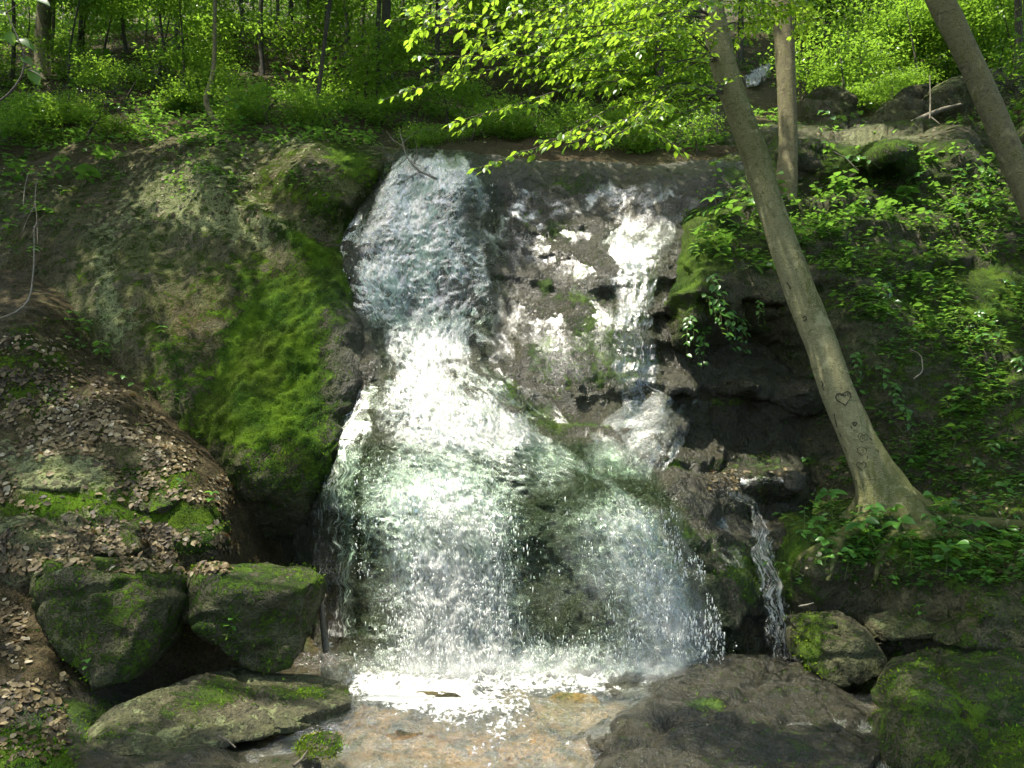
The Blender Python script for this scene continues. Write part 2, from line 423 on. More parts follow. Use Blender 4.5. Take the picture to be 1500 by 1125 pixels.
def film_mat(name):
    """thin rippled sheet of clear water sliding over rock, with a few broken white threads"""
    t = NT(name); fu, fv, de, sd = t.attr('fu'), t.attr('fv'), t.attr('dens'), t.attr('seed')
    def vec(a, b, off): return t.n('CombineXYZ', {0: t.math('MULTIPLY', fu, a), 1: t.math('MULTIPLY', fv, b), 2: t.math('ADD', sd, off)}).outputs[0]
    n1 = t.noise(vec(5, 2.2, 0), 1, 4, .6, .6); n2 = t.noise(vec(24, 9, 3), 1, 5, .65, .8); n3 = t.noise(vec(70, 30, 5), 1, 3, .6, .5)
    s = t.math('ADD', t.math('ADD', de, t.math('MULTIPLY', t.math('SUBTRACT', n1, .5), 1.6)), t.math('ADD', t.math('MULTIPLY', t.math('SUBTRACT', n2, .5), 2.0), t.math('MULTIPLY', t.math('SUBTRACT', n3, .5), 1.6)))
    m = t.math('MULTIPLY', t.step(s, .46, 1.0), .5)
    h = t.math('ADD', n2, t.math('MULTIPLY', n3, .45)); nb = t.bump(h, 1.0, .022)
    cov = t.math('MULTIPLY', t.step(t.math('ADD', de, n1), -.02, .65), t.math('MULTIPLY_ADD', t.n('Fresnel', {'IOR': 1.33}).outputs[0], .8, .07))
    gl = t.n('BsdfGlossy', {'Color': (1, 1, 1), 'Roughness': .26, 'Normal': nb}).outputs[0]
    tr = t.n('BsdfTransparent', {'Color': (.97, .97, .95)}).outputs[0]
    fo = t.n('MixShader', {0: .4, 1: t.n('BsdfDiffuse', {'Color': (.72, .73, .70), 'Normal': nb}).outputs[0], 2: t.n('BsdfTranslucent', {'Color': (.72, .73, .70)}).outputs[0]}).outputs[0]
    film = t.n('MixShader', {0: cov, 1: tr, 2: gl}).outputs[0]
    return t.done(t.n('MixShader', {0: m, 1: film, 2: fo}).outputs[0])

def mist_mat(name):
    t = NT(name); fu, fv, de, sd = t.attr('fu'), t.attr('fv'), t.attr('dens'), t.attr('seed')
    n = t.noise(t.n('CombineXYZ', {0: t.math('MULTIPLY', fu, 5.0), 1: t.math('MULTIPLY', fv, 2.2), 2: sd}).outputs[0], 1.2, 5, .6, .6)
    a = t.math('MULTIPLY', t.step(t.math('ADD', de, t.math('MULTIPLY', t.math('SUBTRACT', n, .5), 1.2)), -.1, .9), .36)
    d = t.n('BsdfDiffuse', {'Color': (.8, .81, .79)}); tl = t.n('BsdfTranslucent', {'Color': (.8, .81, .79)}); tr = t.n('BsdfTransparent', {'Color': (1, 1, 1)})
    m = t.n('MixShader', {0: .5, 1: d.outputs[0], 2: tl.outputs[0]})
    return t.done(t.n('MixShader', {0: a, 1: tr.outputs[0], 2: m.outputs[0]}).outputs[0])

def drop_mat(name):
    t = NT(name)
    bs = t.n('BsdfPrincipled', {'Base Color': (.74, .75, .72), 'Roughness': .18, 'Specular IOR Level': .6})
    tl = t.n('BsdfTranslucent', {'Color': (.74, .75, .72)})
    return t.done(t.n('MixShader', {0: .45, 1: bs.outputs[0], 2: tl.outputs[0]}).outputs[0])

M_ROCK = rock_mat('bedrock', 1.35)
M_BOULDER = rock_mat('boulder_stone', 1.2)
M_WET = rock_mat('wet_stone', .33)
M_BED = rock_mat('stream_bed_stone', .8)
M_PALE = rock_mat('pale_stone', 1.7)
M_BEECH = bark_mat('beech_bark', (.38, .355, .20), (.14, .13, .06), .5)
M_BARK = bark_mat('brown_bark', (.34, .30, .17), (.08, .07, .04), .42)
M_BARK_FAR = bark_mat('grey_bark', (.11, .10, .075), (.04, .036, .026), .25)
M_CARVE = plain_mat('carved_bark', (.02, .018, .012), (.045, .04, .022), 40)
M_TWIG = plain_mat('twig_bark', (.05, .042, .03), (.11, .095, .07), 60)
M_DEAD = plain_mat('dead_wood', (.10, .085, .06), (.20, .18, .14), 45)
M_LEAF_BEECH = leaf_mat('beech_leaf', (.05, .12, .010), (.095, .20, .018), .55, (.38, .60, .04))
M_LEAF_FOREST = leaf_mat('forest_leaf', (.028, .085, .014), (.065, .15, .02), .5, (.30, .52, .045))
M_LEAF_CANOPY = leaf_mat('canopy_leaf', (.04, .09, .014), (.08, .15, .02), .5, (.32, .50, .035))
M_LEAF_PLANT = leaf_mat('understory_leaf', (.035, .11, .022), (.075, .19, .03), .4, (.22, .44, .05), .3, .5)
def moss_mat(name):
    t = NT(name); f = t.attr('tint'); p = t.pos()
    col = t.mix(f, (.035, .09, .006), (.13, .26, .014)); col = t.mix(t.math('MULTIPLY', t.step(t.noise(p, 2.4, 4), .45, .65), .6), col, (.14, .16, .016))
    bs = t.n('BsdfDiffuse', {'Color': col}); tl = t.n('BsdfTranslucent', {'Color': col})
    return t.done(t.n('MixShader', {0: .3, 1: bs.outputs[0], 2: tl.outputs[0]}).outputs[0])
M_MOSS = moss_mat('moss_tuft')
M_LITTER = litter_mat('fallen_leaf')
M_FOAM = foam_mat('white_water')
M_FOAM_V = foam_mat('veil_water', 30, 2.3, 1.2, lo=.28, hi=.95)
M_FOAM_G = foam_mat('shaded_green_water', 22, 4.0, 1.3, (.60, .73, .61), lo=.30, hi=.90)  # green light under the canopy is tinted into the upper cascade's foam colour
M_STREAM = stream_mat('stream_water')
M_MIST = mist_mat('spray_mist')
M_FILM = film_mat('sliding_film')
M_DROP = drop_mat('water_drops')
# ------------------------------------------------------------------ the bedrock, banks and hillside
MOSSV = []
def sheet(name, ctrl, x0, x1, y0, y1, step, disp, attr, mat, label, c=22.0, lip=None):
    rbf = RBF(ctrl, c)
    xs = np.arange(x0, x1 + 1, step); ys = np.arange(y1, y0 - 1, -step)
    px, py = np.meshgrid(xs, ys)
    py0 = py
    if lip is not None:
        L_ = np.interp(px, *lip) + 5 * fbm(np.stack([px / 45, px * 0, px * 0 + x0], -1), 1, 3, 2); py = np.maximum(py, L_)
    G = P(px, py, np.clip(rbf(px, py), 3.6, 60))
    if lip is not None:
        t_ = np.clip(L_ - py0, 0, None); G[..., 1] += t_ * .10; G[..., 2] -= .3 * sstep(2, 26, t_)
    n = grid_normals(G); s = np.sign(((CAM - G) * n).sum(-1, keepdims=True)); n = n * s
    G = G + n * disp(px, py, G, n)[..., None]
    n = grid_normals(G); s = np.sign(((CAM - G) * n).sum(-1, keepdims=True)); n = n * s
    A = {k: v.ravel() for k, v in attr(px, py, G, n).items()}
    f = grid_faces(*px.shape)
    m = mk_mesh(name, G, f, A); o = obj(name, m, mat); tag(o, label, None, None, 'structure')
    MOSSV.append((G.reshape(-1, 3), n.reshape(-1, 3), A['moss']))
    add_surf(G, f); return o, rbf

def ledges(G, freq, tilt, amp, s, warp=.5, sharp=9.0):
    """bedding planes: each course leans out and breaks back under a lip"""
    q = G[..., 2] * freq + G[..., 0] * tilt + warp * fbm(G, .7, 3, s) + .30 * fbm(G, 3.3, 3, s + 1)
    k = np.floor(q); f = q - k
    a = 0.35 + 0.65 * _h(k.astype(np.int64), k.astype(np.int64) * 0, k.astype(np.int64) * 0, s)
    saw = np.minimum(f * sharp, 1.0) * (1 - 0.75 * f)          # breaks back just under the lip, leans back above it
    return amp * a * (saw - .4) * np.clip(.55 + 1.6 * fbm(G, 1.15, 2, s + 3), 0, 1.3)

CL = [(560,225,10.0),(620,216,10.0),(690,222,10.2),(760,236,10.4),(850,237,10.5),(950,244,10.5),(1050,236,10.6),(1120,240,10.6),
 (560,205,10.9),(620,196,11.0),(690,204,11.1),(760,216,11.3),(850,217,11.4),(950,224,11.4),(1050,216,11.5),(1120,220,11.5),
 (530,300,9.3),(600,280,9.5),(660,300,9.35),(730,300,9.7),(800,300,9.9),(900,300,10.0),(1000,300,10.0),(1080,300,10.2),
 (500,390,8.9),(600,380,9.05),(700,380,9.2),(760,390,9.3),(820,400,9.2),(900,370,9.4),(980,360,9.4),(1040,380,9.6),
 (520,460,8.6),(600,460,8.85),(690,470,8.85),(740,480,8.8),(830,480,8.75),(900,470,8.7),(960,470,8.9),(1000,470,9.3),
 (520,540,8.3),(600,540,8.35),(690,550,8.3),(760,580,8.25),(850,560,8.3),(930,570,8.4),(1000,556,8.75),(1100,552,8.75),(1180,566,8.8),(1000,572,8.5),(1100,566,8.5),(1180,580,8.6),(1010,590,8.85),(1100,586,8.95),(1180,600,9.0),(1040,640,8.75),(1100,660,8.95),(1170,668,8.95),(1060,686,8.2),(1120,684,8.35),(1170,690,8.35),(1060,697,7.95),(1120,696,8.0),(1175,702,8.05),(1090,716,7.95),(1150,720,8.05),(1120,738,8.35),(1170,742,8.4),(840,418,9.02),(885,418,9.0),(820,432,9.12),(885,436,9.08),(850,452,8.9),
 (790,612,8.18),(860,602,8.35),(940,588,8.46),(800,636,7.9),(880,640,7.95),(960,620,8.0),(1000,625,8.2),
 (500,650,7.7),(580,640,7.75),(680,640,7.6),(760,655,7.5),(850,672,7.55),(940,665,7.7),
 (470,720,7.5),(540,720,7.4),(640,720,7.35),(740,720,7.3),(840,720,7.3),(940,720,7.4),(1020,740,7.45),(1150,770,7.9),
 (470,850,7.45),(540,850,7.28),(650,850,7.18),(780,850,7.2),(900,850,7.08),(1000,830,7.05),(1070,850,7.0),(1120,850,7.4),(1160,850,7.4),
 (470,960,7.2),(560,965,7.0),(700,970,6.95),(850,960,6.95),(1000,960,6.85),(1080,960,6.95),(1150,960,7.1),(650,1020,6.75),(1000,1020,6.7),
 (1050,480,9.5),(1110,480,9.6),(1180,560,9.2),(1180,700,8.6),(1240,650,8.9),(440,300,10.4),(430,500,9.6),(410,700,8.8),(410,900,8.2)]
def cl_disp(px, py, G, n):
    calm = sstep(345, 300, py) * 1.0 + spots(px, py, [(640, 380, 110, 130, .6)])
    right = sstep(940, 1000, px) * sstep(520, 560, py)
    d = (.12 + .10 * right) * fbm(G, 1.1, 4, 3)
    d = d + ledges(G, 2.3, .5, .10, 5, 1.0) * np.clip(1 - calm, 0.12, 1) * (1 + 1.8 * right)
    d = d + ledges(G, 5.6, 1.2, .022, 9, 1.6) * np.clip(1 - calm, .2, 1)
    d = d * sstep(228, 262, py)
    d = d + (.05 * (.4 - np.abs(fbm(G, 3.4, 4, 12))) + .022 * fbm(G, 11, 3, 13)) * np.clip(1 - calm * .6, .3, 1)
    return d + .035 * fbm(G, 5.5, 4, 6) + .010 * fbm(G, 22, 2, 8)
CL_MOSS = [(880,500,45,40,.8),(850,440,40,14,.55),(800,515,30,40,.55),(745,575,20,25,.6),(880,555,60,14,.6),(800,420,14,10,.9),(850,400,14,8,.9),
 (790,605,30,14,.8),(850,625,60,8,.9),(940,530,30,18,.5),(825,345,25,14,.6),(850,270,50,16,.55),(1075,262,20,14,1.0),(770,320,24,40,.35),
 (985,680,30,10,.6),(1010,790,60,20,.45,40),(1090,850,20,40,.6),(1100,680,60,10,.4),(1060,590,50,8,.6),(1120,700,30,30,.3),(490,700,30,50,.45),
 (470,340,30,30,.4),(560,245,20,20,.5),(1080,830,30,40,.4), (960,360,30,8,.4)]
def cl_attr(px, py, G, n):
    mo = spots(px, py, CL_MOSS)
    return {'moss': mo + .06, 'wet': np.full(px.shape, 1.0) - .25 * spots(px, py, [(900, 260, 160, 40, 1)]), 'lichen': np.full(px.shape, -.6) + spots(px, py, [(900, 262, 150, 20, .35)]),
            'litter': spots(px, py, [(1080, 710, 70, 14, .8), (1060, 575, 40, 6, .5)]), 'ochre': spots(px, py, [(900, 300, 200, 30, .25)])}
o_cliff, R_CLIFF = sheet('cliff', CL, 415, 1250, 196, 1022, 2.5, cl_disp, cl_attr, M_ROCK, 'wet dark bedrock cliff that the waterfall runs down', 11.0, ([415,560,620,690,760,850,950,1050,1120,1250],[215,222,214,220,234,235,242,234,238,238]))

OC = [(555,230,9.9),(520,300,9.25),(495,400,8.75),(525,470,8.5),(540,560,8.2),(495,650,7.6),(455,720,7.35),(440,850,7.5),(450,960,7.3),
 (600,230,10.8),(580,300,10.4),(560,400,10.0),(590,480,9.8),(600,570,9.3),(560,660,8.7),(520,730,8.5),(510,900,8.5),
 (465,350,9.0),(450,220,9.9),(300,215,10.2),(400,280,9.5),(300,300,9.3),(200,300,9.6),(120,330,9.4),(60,400,9.0),(380,370,9.0),(260,400,8.8),
 (160,430,8.6),(430,430,8.6),(330,500,8.2),(220,520,8.1),(420,540,7.95),(330,600,7.6),(250,600,7.7),(420,640,7.45),(350,680,7.3),(480,620,7.7),
 (400,715,7.3),(360,760,7.7),(420,800,8.0),(360,900,8.1),(440,770,7.7),(150,600,8.2),(50,520,8.5),(-50,420,9.2),(200,750,8.2),(-100,300,10),
 (300,185,11.2),(450,190,11.2),(550,205,11.4),(150,210,11.2),(0,300,10),(-120,600,8.6)]
OC_MOSS = [(515,240,50,20,.8,40),(470,300,60,18,.6,30),(440,360,50,14,.5,35),(490,385,50,20,.9,25),(505,420,40,18,.8,30),(440,430,70,26,.9,10),(400,470,50,40,.8),(385,520,50,50,.85),(440,520,40,60,.6),
 (350,575,40,50,.9),(345,570,16,40,.5),(400,610,60,36,.8),(330,625,70,30,.7),(450,600,30,60,.45),(270,560,50,50,.35),(320,420,60,50,.12),(480,690,30,50,.55),(410,690,60,30,.5),(400,270,60,26,.35),(235,500,30,60,.2)]
def oc_disp(px, py, G, n):
    d = .10 * fbm(G, .9, 4, 31) + ledges(G, 1.2, -.9, .10, 33, .8, 4)
    fold = spots(px, py, [(400, 330, 90, 10, .10, 35), (340, 300, 60, 6, .06, 40), (480, 350, 20, 22, -.12), (360, 590, 40, 60, .06), (290, 480, 14, 90, -.07, -20)])
    d = d + .03 * np.clip(spots(px, py, OC_MOSS) + .15, 0, 1) * np.abs(fbm(G, 7, 4, 37)) * 3
    return d + fold + .04 * fbm(G, 4.5, 4, 35) + .012 * fbm(G, 20, 2, 36)
def oc_attr(px, py, G, n):
    return {'moss': .18 + .85 * spots(px, py, OC_MOSS) + .12 * sstep(.2, .8, n[..., 2]), 'wet': .85 * sstep(440, 540, px) * sstep(380, 460, py) + .4 * sstep(660, 740, py),
            'lichen': -.32 + spots(px, py, [(290, 260, 150, 70, 1.0), (160, 440, 22, 90, 1.4, -8), (330, 330, 130, 30, .9, 20), (410, 330, 70, 12, 1.0, 35), (200, 480, 20, 30, .8), (440, 210, 60, 16, .7), (170, 330, 50, 30, .6)]),
            'litter': spots(px, py, [(150, 270, 110, 40, .6), (50, 380, 80, 60, .8), (230, 220, 90, 20, .7), (330, 470, 60, 60, .3)]), 'ochre': spots(px, py, [(330, 470, 90, 70, .22)])}
o_out, R_OUT = sheet('rock_outcrop', OC, -160, 600, 186, 1000, 3, oc_disp, oc_attr, M_ROCK, 'huge sloping outcrop with green moss beside the upper falls', 22.0, ([-160,0,100,180,240,300,400,470,560,600],[262,255,238,232,212,205,208,194,214,216]))

BK = [(0,470,7.6),(50,470,7.7),(0,560,7.0),(100,540,7.4),(180,580,7.3),(100,640,6.8),(0,650,6.6),(250,650,7.1),(200,700,6.7),(300,690,7.0),
 (100,720,6.4),(0,740,6.2),(320,740,6.8),(250,790,6.4),(150,800,6.1),(50,830,5.9),(0,900,5.6),(330,810,6.5),(0,1000,5.1),(60,1000,5.2),(0,1100,4.6),
 (100,1080,4.9),(-200,500,7.0),(-200,800,5.6),(-200,1100,4.3),(380,790,7.7),(150,950,5.8),(300,900,6.6),(100,430,8.9),(200,520,8.9),(300,600,8.7),(400,700,8.5),
 (450,780,8.3),(0,400,9),(250,1020,6.0),(350,1000,6.6),(450,985,7.0),(300,1120,4.75),(450,1100,5.0),(-200,400,8.6)]
def bk_disp(px, py, G, n):
    d = .07 * fbm(G, 1.4, 4, 41) + .03 * fbm(G, 6, 3, 42)
    return d + ledges(G, 2.2, .9, .09, 43, .8) * spots(px, py, [(90, 700, 170, 50, 1), (250, 760, 90, 50, .8)])
def bk_attr(px, py, G, n):
    rock = spots(px, py, [(70, 690, 130, 40, 1.1, 10), (215, 670, 40, 14, .7, 25), (60, 760, 110, 30, .9), (250, 770, 50, 40, .8), (140, 740, 90, 30, .6)])
    return {'moss': .05 + spots(px, py, [(230, 710, 50, 30, .7), (280, 770, 50, 40, .8), (60, 745, 60, 20, .6), (40, 520, 90, 60, .45), (40, 590, 60, 40, .35), (200, 760, 60, 30, .4), (100, 1040, 100, 30, .5), (170, 1080, 100, 40, .4), (90, 740, 90, 30, .4)]),
            'wet': sstep(980, 1040, py) * .8, 'lichen': -.3 + rock * .9, 'litter': np.clip(1.0 - rock - sstep(1010, 1060, py) * .6, 0, 1), 'ochre': px * 0}
o_bank, R_BANK = sheet('leaf_covered_bank', BK, -260, 470, 395, 1135, 3.2, bk_disp, bk_attr, M_ROCK, 'earth bank strewn with brown fallen leaves below the outcrop')

RS = [(1000,330,9.6),(1010,400,8.8),(990,460,8.75),(1040,360,8.9),(1100,330,9.2),(1100,420,8.8),(995,515,8.9),(1050,475,8.85),(1110,455,8.9),
 (1060,530,9.7),(1150,530,9.4),(1100,500,9.6),(1020,545,9.7),(1200,350,9.2),(1200,470,8.9),(1200,560,9.1),(1250,480,8.6),(1300,400,9.0),(1400,400,9.2),(1500,420,9.0),(1350,500,8.5),
 (1450,520,8.5),(1300,580,8.3),(1400,600,8.2),(1500,600,8.0),(1250,650,8.7),(1180,650,9.1),(1350,700,8.0),(1450,700,7.7),(1200,750,8.6),(1300,760,8.2),
 (1170,205,11.2),(1300,200,11.2),(1420,200,11.0),(1500,190,11.0),(1180,260,10.4),(1300,260,10.3),(1400,260,10.2),(1500,270,10.0),(1250,320,9.7),
 (1400,330,9.7),(1100,262,10.4),(1170,185,14),(1300,182,14),(1450,180,14),(1600,190,11),(1700,400,8.8),(1700,700,7.3),(970,330,10.8),(950,420,10.4),
 (940,520,10.3),(1090,225,12.5),(1060,300,10.0),(1400,900,7.4),(1200,900,8.6)]
def rs_disp(px, py, G, n):
    d = .14 * fbm(G, .9, 4, 51) + ledges(G, 1.7, -.35, .20, 52, .8) + ledges(G, 5.5, -.9, .05, 53)
    return d + .05 * fbm(G, 4.2, 4, 55) + .012 * fbm(G, 20, 2, 56)
def rs_attr(px, py, G, n):
    up = sstep(.15, .75, n[..., 2])
    return {'moss': .20 + .35 * up + spots(px, py, [(1000, 400, 30, 90, .6), (1040, 350, 60, 30, .5), (1280, 245, 90, 30, .4), (1440, 470, 80, 70, .3), (1400, 420, 90, 50, .3), (1350, 580, 100, 30, .2)]) - spots(px, py, [(1280, 200, 130, 9, .7), (1130, 620, 120, 80, .35)]),
            'wet': .35 + .5 * spots(px, py, [(1100, 600, 120, 90, 1)]), 'lichen': -.4 + spots(px, py, [(1290, 203, 140, 14, 1.1), (1270, 230, 60, 20, .5)]),
            'litter': spots(px, py, [(1300, 640, 120, 60, .6), (1400, 700, 120, 60, .5), (1420, 510, 20, 20, .5)]), 'ochre': px * 0}
o_right, R_RIGHT = sheet('mossy_slope', RS, 935, 1780, 182, 930, 3.2, rs_disp, rs_attr, M_ROCK, 'mossy ledged rock slope behind the leaning beech')

RG = [(1160,830,6.9),(1160,790,7.2),(1200,770,7.3),(1290,750,7.35),(1400,740,7.4),(1500,740,7.2),(1600,740,7.0),(1170,880,6.9),(1250,800,6.9),(1350,800,6.8),
 (1450,800,6.7),(1250,850,6.75),(1350,860,6.5),(1450,860,6.3),(1250,900,6.8),(1350,920,6.5),(1450,920,6.2),(1250,1000,6.7),(1400,1000,6.2),(1500,1000,5.8),
 (1300,1100,5.6),(1450,1120,5.2),(1700,900,5.8),(1700,1100,4.6),(1130,900,7.8),(1120,800,8.3),(1200,735,8.8),(1350,715,8.9),(1500,712,8.7),(1140,960,7.6),(1180,1060,6.6),(1250,1120,5.4)]
def rg_disp(px, py, G, n):
    return .10 * fbm(G, 1.6, 4, 61) + ledges(G, 3.0, -.4, .12, 62, .7) + .045 * fbm(G, 5, 4, 63) + .012 * fbm(G, 20, 2, 64)
def rg_attr(px, py, G, n):
    up = sstep(.1, .8, n[..., 2])
    return {'moss': .25 + .3 * up + spots(px, py, [(1160, 830, 16, 60, .6), (1300, 790, 120, 30, .35)]), 'wet': .3 + .3 * sstep(880, 960, py), 'lichen': np.full(px.shape, -.5),
            'litter': .35 + spots(px, py, [(1330, 850, 140, 40, .5)]), 'ochre': px * 0}
o_rg, R_RG = sheet('root_ledge', RG, 1125, 1780, 712, 1135, 3.2, rg_disp, rg_attr, M_ROCK, 'mossy earth ledge laced with roots under the leaning beech')

# hillside, a height field in plan
_hp = [(300,195,11.4),(100,235,10.9),(0,255,10.6),(150,140,14),(300,120,15),(450,170,12.6),(560,190,12.8),(50,60,19),(300,40,20),(500,60,19),(700,203,12.8),
 (700,150,15.5),(700,60,20),(900,218,13.2),(900,140,17),(900,50,21),(1100,205,13.6),(1100,140,18),(1100,60,22),(1250,184,14.6),(1250,130,18),(1400,178,14.6),
 (1400,100,18),(1500,160,14),(1500,60,19),(-200,200,12),(-200,60,18),(1700,150,13),(1700,50,18)]
_q = np.array([P(*h) for h in _hp])
_far = [(x, y, 7.5 + .72 * (y - 12.5)) for x in (-24, -12, 0, 12, 24) for y in (28, 36, 46)]
R_HILL = RBF([(a * 50, b * 50, c) for a, b, c in _q.tolist() + _far], 40.0)
xs = np.arange(-26, 26.01, .11); ys = np.concatenate([np.arange(10.0, 22, .10), np.arange(22, 46.1, .3)])
hx, hy = np.meshgrid(xs, ys)
hz = R_HILL(hx * 50, hy * 50)
Gh = np.stack([hx, hy, hz], -1)
Gh[..., 2] += .22 * fbm(Gh, .55, 4, 71) + .10 * fbm(Gh, 2.1, 4, 72) + .03 * fbm(Gh, 8, 3, 73) - 1.2 * sstep(11.2, 10.0, hy)
hn = grid_normals(Gh)
hf = grid_faces(*hx.shape, flip=True)
m = mk_mesh('hillside', Gh, hf, {'moss': (-.15 + .5 * fbm(Gh, .8, 3, 75)).ravel(), 'wet': np.zeros(hx.size), 'lichen': np.full(hx.size, -.2), 'litter': (.75 + .6 * fbm(Gh, 1.1, 3, 74)).ravel(), 'ochre': np.zeros(hx.size)})
tag(obj('hillside', m, M_ROCK), 'steep wooded hillside rising behind the falls', None, None, 'structure'); add_surf(Gh, hf)

# stream bed
xs = np.arange(-7.0, 7.01, .04); ys = np.arange(2.2, 7.6, .04); hx, hy = np.meshgrid(xs, ys)
WZ = lambda x, y: -.16 * sstep(5.9, 4.6, y) - .25 * sstep(4.6, 3.0, y)
Gb = np.stack([hx, hy, np.zeros_like(hx)], -1)
bz = WZ(hx, hy) - .09 + .10 * fbm(Gb, 1.3, 4, 81) + .06 * fbm(Gb, 4, 3, 82) + .02 * fbm(Gb, 13, 3, 84) - .25 * sstep(6.0, 6.7, hy)
q = hy * 1.7 + hx * .7 + .8 * fbm(Gb, .6, 2, 83); bz += .05 * ((q - np.floor(q)) - .5)
Gb[..., 2] = bz
bqx, bqy = proj(Gb); hf = grid_faces(*hx.shape, flip=True)
m = mk_mesh('stream_bed', Gb, hf, {'moss': (spots(bqx, bqy, [(450, 1095, 40, 14, .8), (700, 1060, 60, 20, .1)]) - .25).ravel(), 'wet': np.full(hx.size, .25),
     'lichen': np.full(hx.size, -.8), 'litter': np.zeros(hx.size),
     'ochre': (.25 + spots(bqx, bqy, [(400, 1065, 130, 18, .9), (680, 1090, 140, 30, .9), (830, 1040, 60, 30, 1.0), (560, 1050, 60, 16, .8), (780, 1110, 120, 20, .6)])).ravel()})
tag(obj('stream_bed', m, M_BED), 'ochre stained bedrock under the shallow stream', None, None, 'structure'); add_surf(Gb, hf)

# ------------------------------------------------------------------ boulders
def rock(name, pts, label, mat=None, edge=.045, rnd=1, amp=.05, moss=.0, mossup=.4, wet=.2, lichen=-.3, litter=0, ochre=0, cat='boulder', seed=None, back=None, group=None, spotl=None):
    """front points (px, py, Y) + the same outline pushed back -> a worn angular block"""
    seed = seed if seed is not None else int(abs(pts[0][0] * 7 + pts[0][1]))
    A = np.array([P(*p) for p in pts]); c = A.mean(0)
    pts3 = list(A)
    if back:
        for a in A:
            q = a + np.array([0, back, 0]); q = c + [0, back, 0] + (q - c - [0, back, 0]) * .85; q[2] -= .05 * back; pts3.append(q)
    bm = bmesh.new()
    for p in pts3: bm.verts.new(p)
    r = bmesh.ops.convex_hull(bm, input=bm.verts)
    bmesh.ops.delete(bm, geom=[v for v in bm.verts if not v.link_faces], context='VERTS')
    bmesh.ops.triangulate(bm, faces=bm.faces)
    for it in range(9):
        L = edge * (1 if it > 5 else 2.2)
        es = [e for e in bm.edges if e.calc_length() > L]
        if not es: 
            if it > 5: break
            continue
        bmesh.ops.subdivide_edges(bm, edges=es, cuts=1, use_grid_fill=False)
        bmesh.ops.triangulate(bm, faces=[f for f in bm.faces if len(f.verts) > 3])
    for _ in range(2 * rnd): bmesh.ops.smooth_vert(bm, verts=bm.verts, factor=.5, use_axis_x=True, use_axis_y=True, use_axis_z=True)
    bm.normal_update()
    bmesh.ops.recalc_face_normals(bm, faces=bm.faces); bm.normal_update()
    V = np.array([v.co for v in bm.verts]); N = np.array([v.normal for v in bm.verts])
    F = np.array([[v.index for v in f.verts] for f in bm.faces]) if not bm.verts.index_update() else None
    bm.free()
    d = amp * 1.3 * (.35 - np.abs(fbm(V, 3.1, 4, seed + 7))) + amp * fbm(V, 2.2, 4, seed) + amp * .45 * fbm(V, 7, 4, seed + 1) + .006 * fbm(V, 26, 2, seed + 2) + ledges(V, 3.2, .7, amp * .9, seed, .8)
    V = V + N * d[:, None]
    rk = np.random.default_rng(seed + 5); cc = V.mean(0)
    for _ in range(14):                                   # flat broken faces
        nn = rk.normal(size=3); nn /= np.linalg.norm(nn); q = (V - cc) @ nn; lim = np.quantile(q, rk.uniform(.935, .99))
        V = V - nn[None] * (np.clip(q - lim, 0, None) * .88)[:, None]
    V = cc + (V - cc) * [1.07, 1.0, 1.07]
    for _ in range(3):                                    # cracks
        nn = rk.normal(size=3) * [1, 1, 1.6]; nn /= np.linalg.norm(nn); q = (V - cc) @ nn + .12 * fbm(V, 2.5, 3, seed + 9); o_ = rk.uniform(-.25, .25) * (q.max() - q.min()) + q.mean()
        V = V - N * (amp * .9 * np.exp(-((q - o_) / max(.022, edge * .75)) ** 2))[:, None]
    V = V + N * (.006 * fbm(V, 20, 3, seed + 11))[:, None]
    up = sstep(.2, .85, N[:, 2])
    px, py = proj(V)
    mo = moss + mossup * up + (spots(px, py, spotl) if spotl else 0)
    m = mk_mesh(name, V - c, F, {'moss': mo, 'wet': np.full(len(V), wet), 'lichen': np.full(len(V), lichen) + .4 * up, 'litter': np.full(len(V), litter), 'ochre': np.full(len(V), ochre)})
    o = obj(name, m, mat or M_BOULDER, None, c); tag(o, label, cat, group)
    MOSSV.append((V, N, mo)); add_surf(V, F); return o

rock('boulder', [(45,838,5.6),(62,822,5.8),(110,828,6.0),(225,822,6.1),(252,842,5.9),(247,880,5.7),(212,955,5.5),(180,1003,5.4),(140,1010,5.35),(92,968,5.4),(85,920,5.45),(36,890,5.6),(140,845,5.5),(60,850,5.5),(230,850,5.6)],
     'big square olive boulder with a lichen flat top, beside the dark hollow', back=.55, moss=.38, mossup=.1, lichen=-.05, amp=.045, edge=.04)
rock('boulder', [(256,842,5.9),(300,832,6.1),(380,840,6.2),(440,838,6.3),(468,862,6.1),(450,912,5.95),(420,976,5.9),(340,982,5.9),(300,925,5.85),(262,895,5.9),(350,860,5.8),(430,870,5.85)],
     'dark moss speckled boulder right beside the foot of the falls', back=.55, moss=.36, mossup=.2, lichen=-.25, amp=.045, edge=.04, wet=.35)
rock('flat_rock', [(330,987,6.0),(455,990,6.15),(548,1022,5.8),(250,1002,5.7),(180,1032,5.3),(118,1082,4.95),(400,1000,5.9),(525,1054,5.6),(390,1070,5.35),(270,1078,5.1),(235,1108,4.8),(125,1120,4.7),(300,1000,5.75)],
     'low sunlit stone hump with a cushion of bright moss at the stream edge', back=.25, moss=-.1, mossup=0, wet=.35, lichen=-.1, amp=.03, edge=.035, cat='rock',
     spotl=[(430,1015,90,14,.9),(310,1010,40,22,.8),(280,1035,60,22,.5),(180,1080,60,30,.4),(250,1060,50,20,.3)])
rock('mossy_rock', [(-30,1078,4.5),(12,1082,4.5),(60,1112,4.35),(75,1150,4.2),(-40,1160,4.2),(20,1110,4.3)], 'yellow green moss covered rock cut off by the bottom left corner', back=.3, moss=.5, mossup=.4, amp=.02, edge=.03, cat='rock')
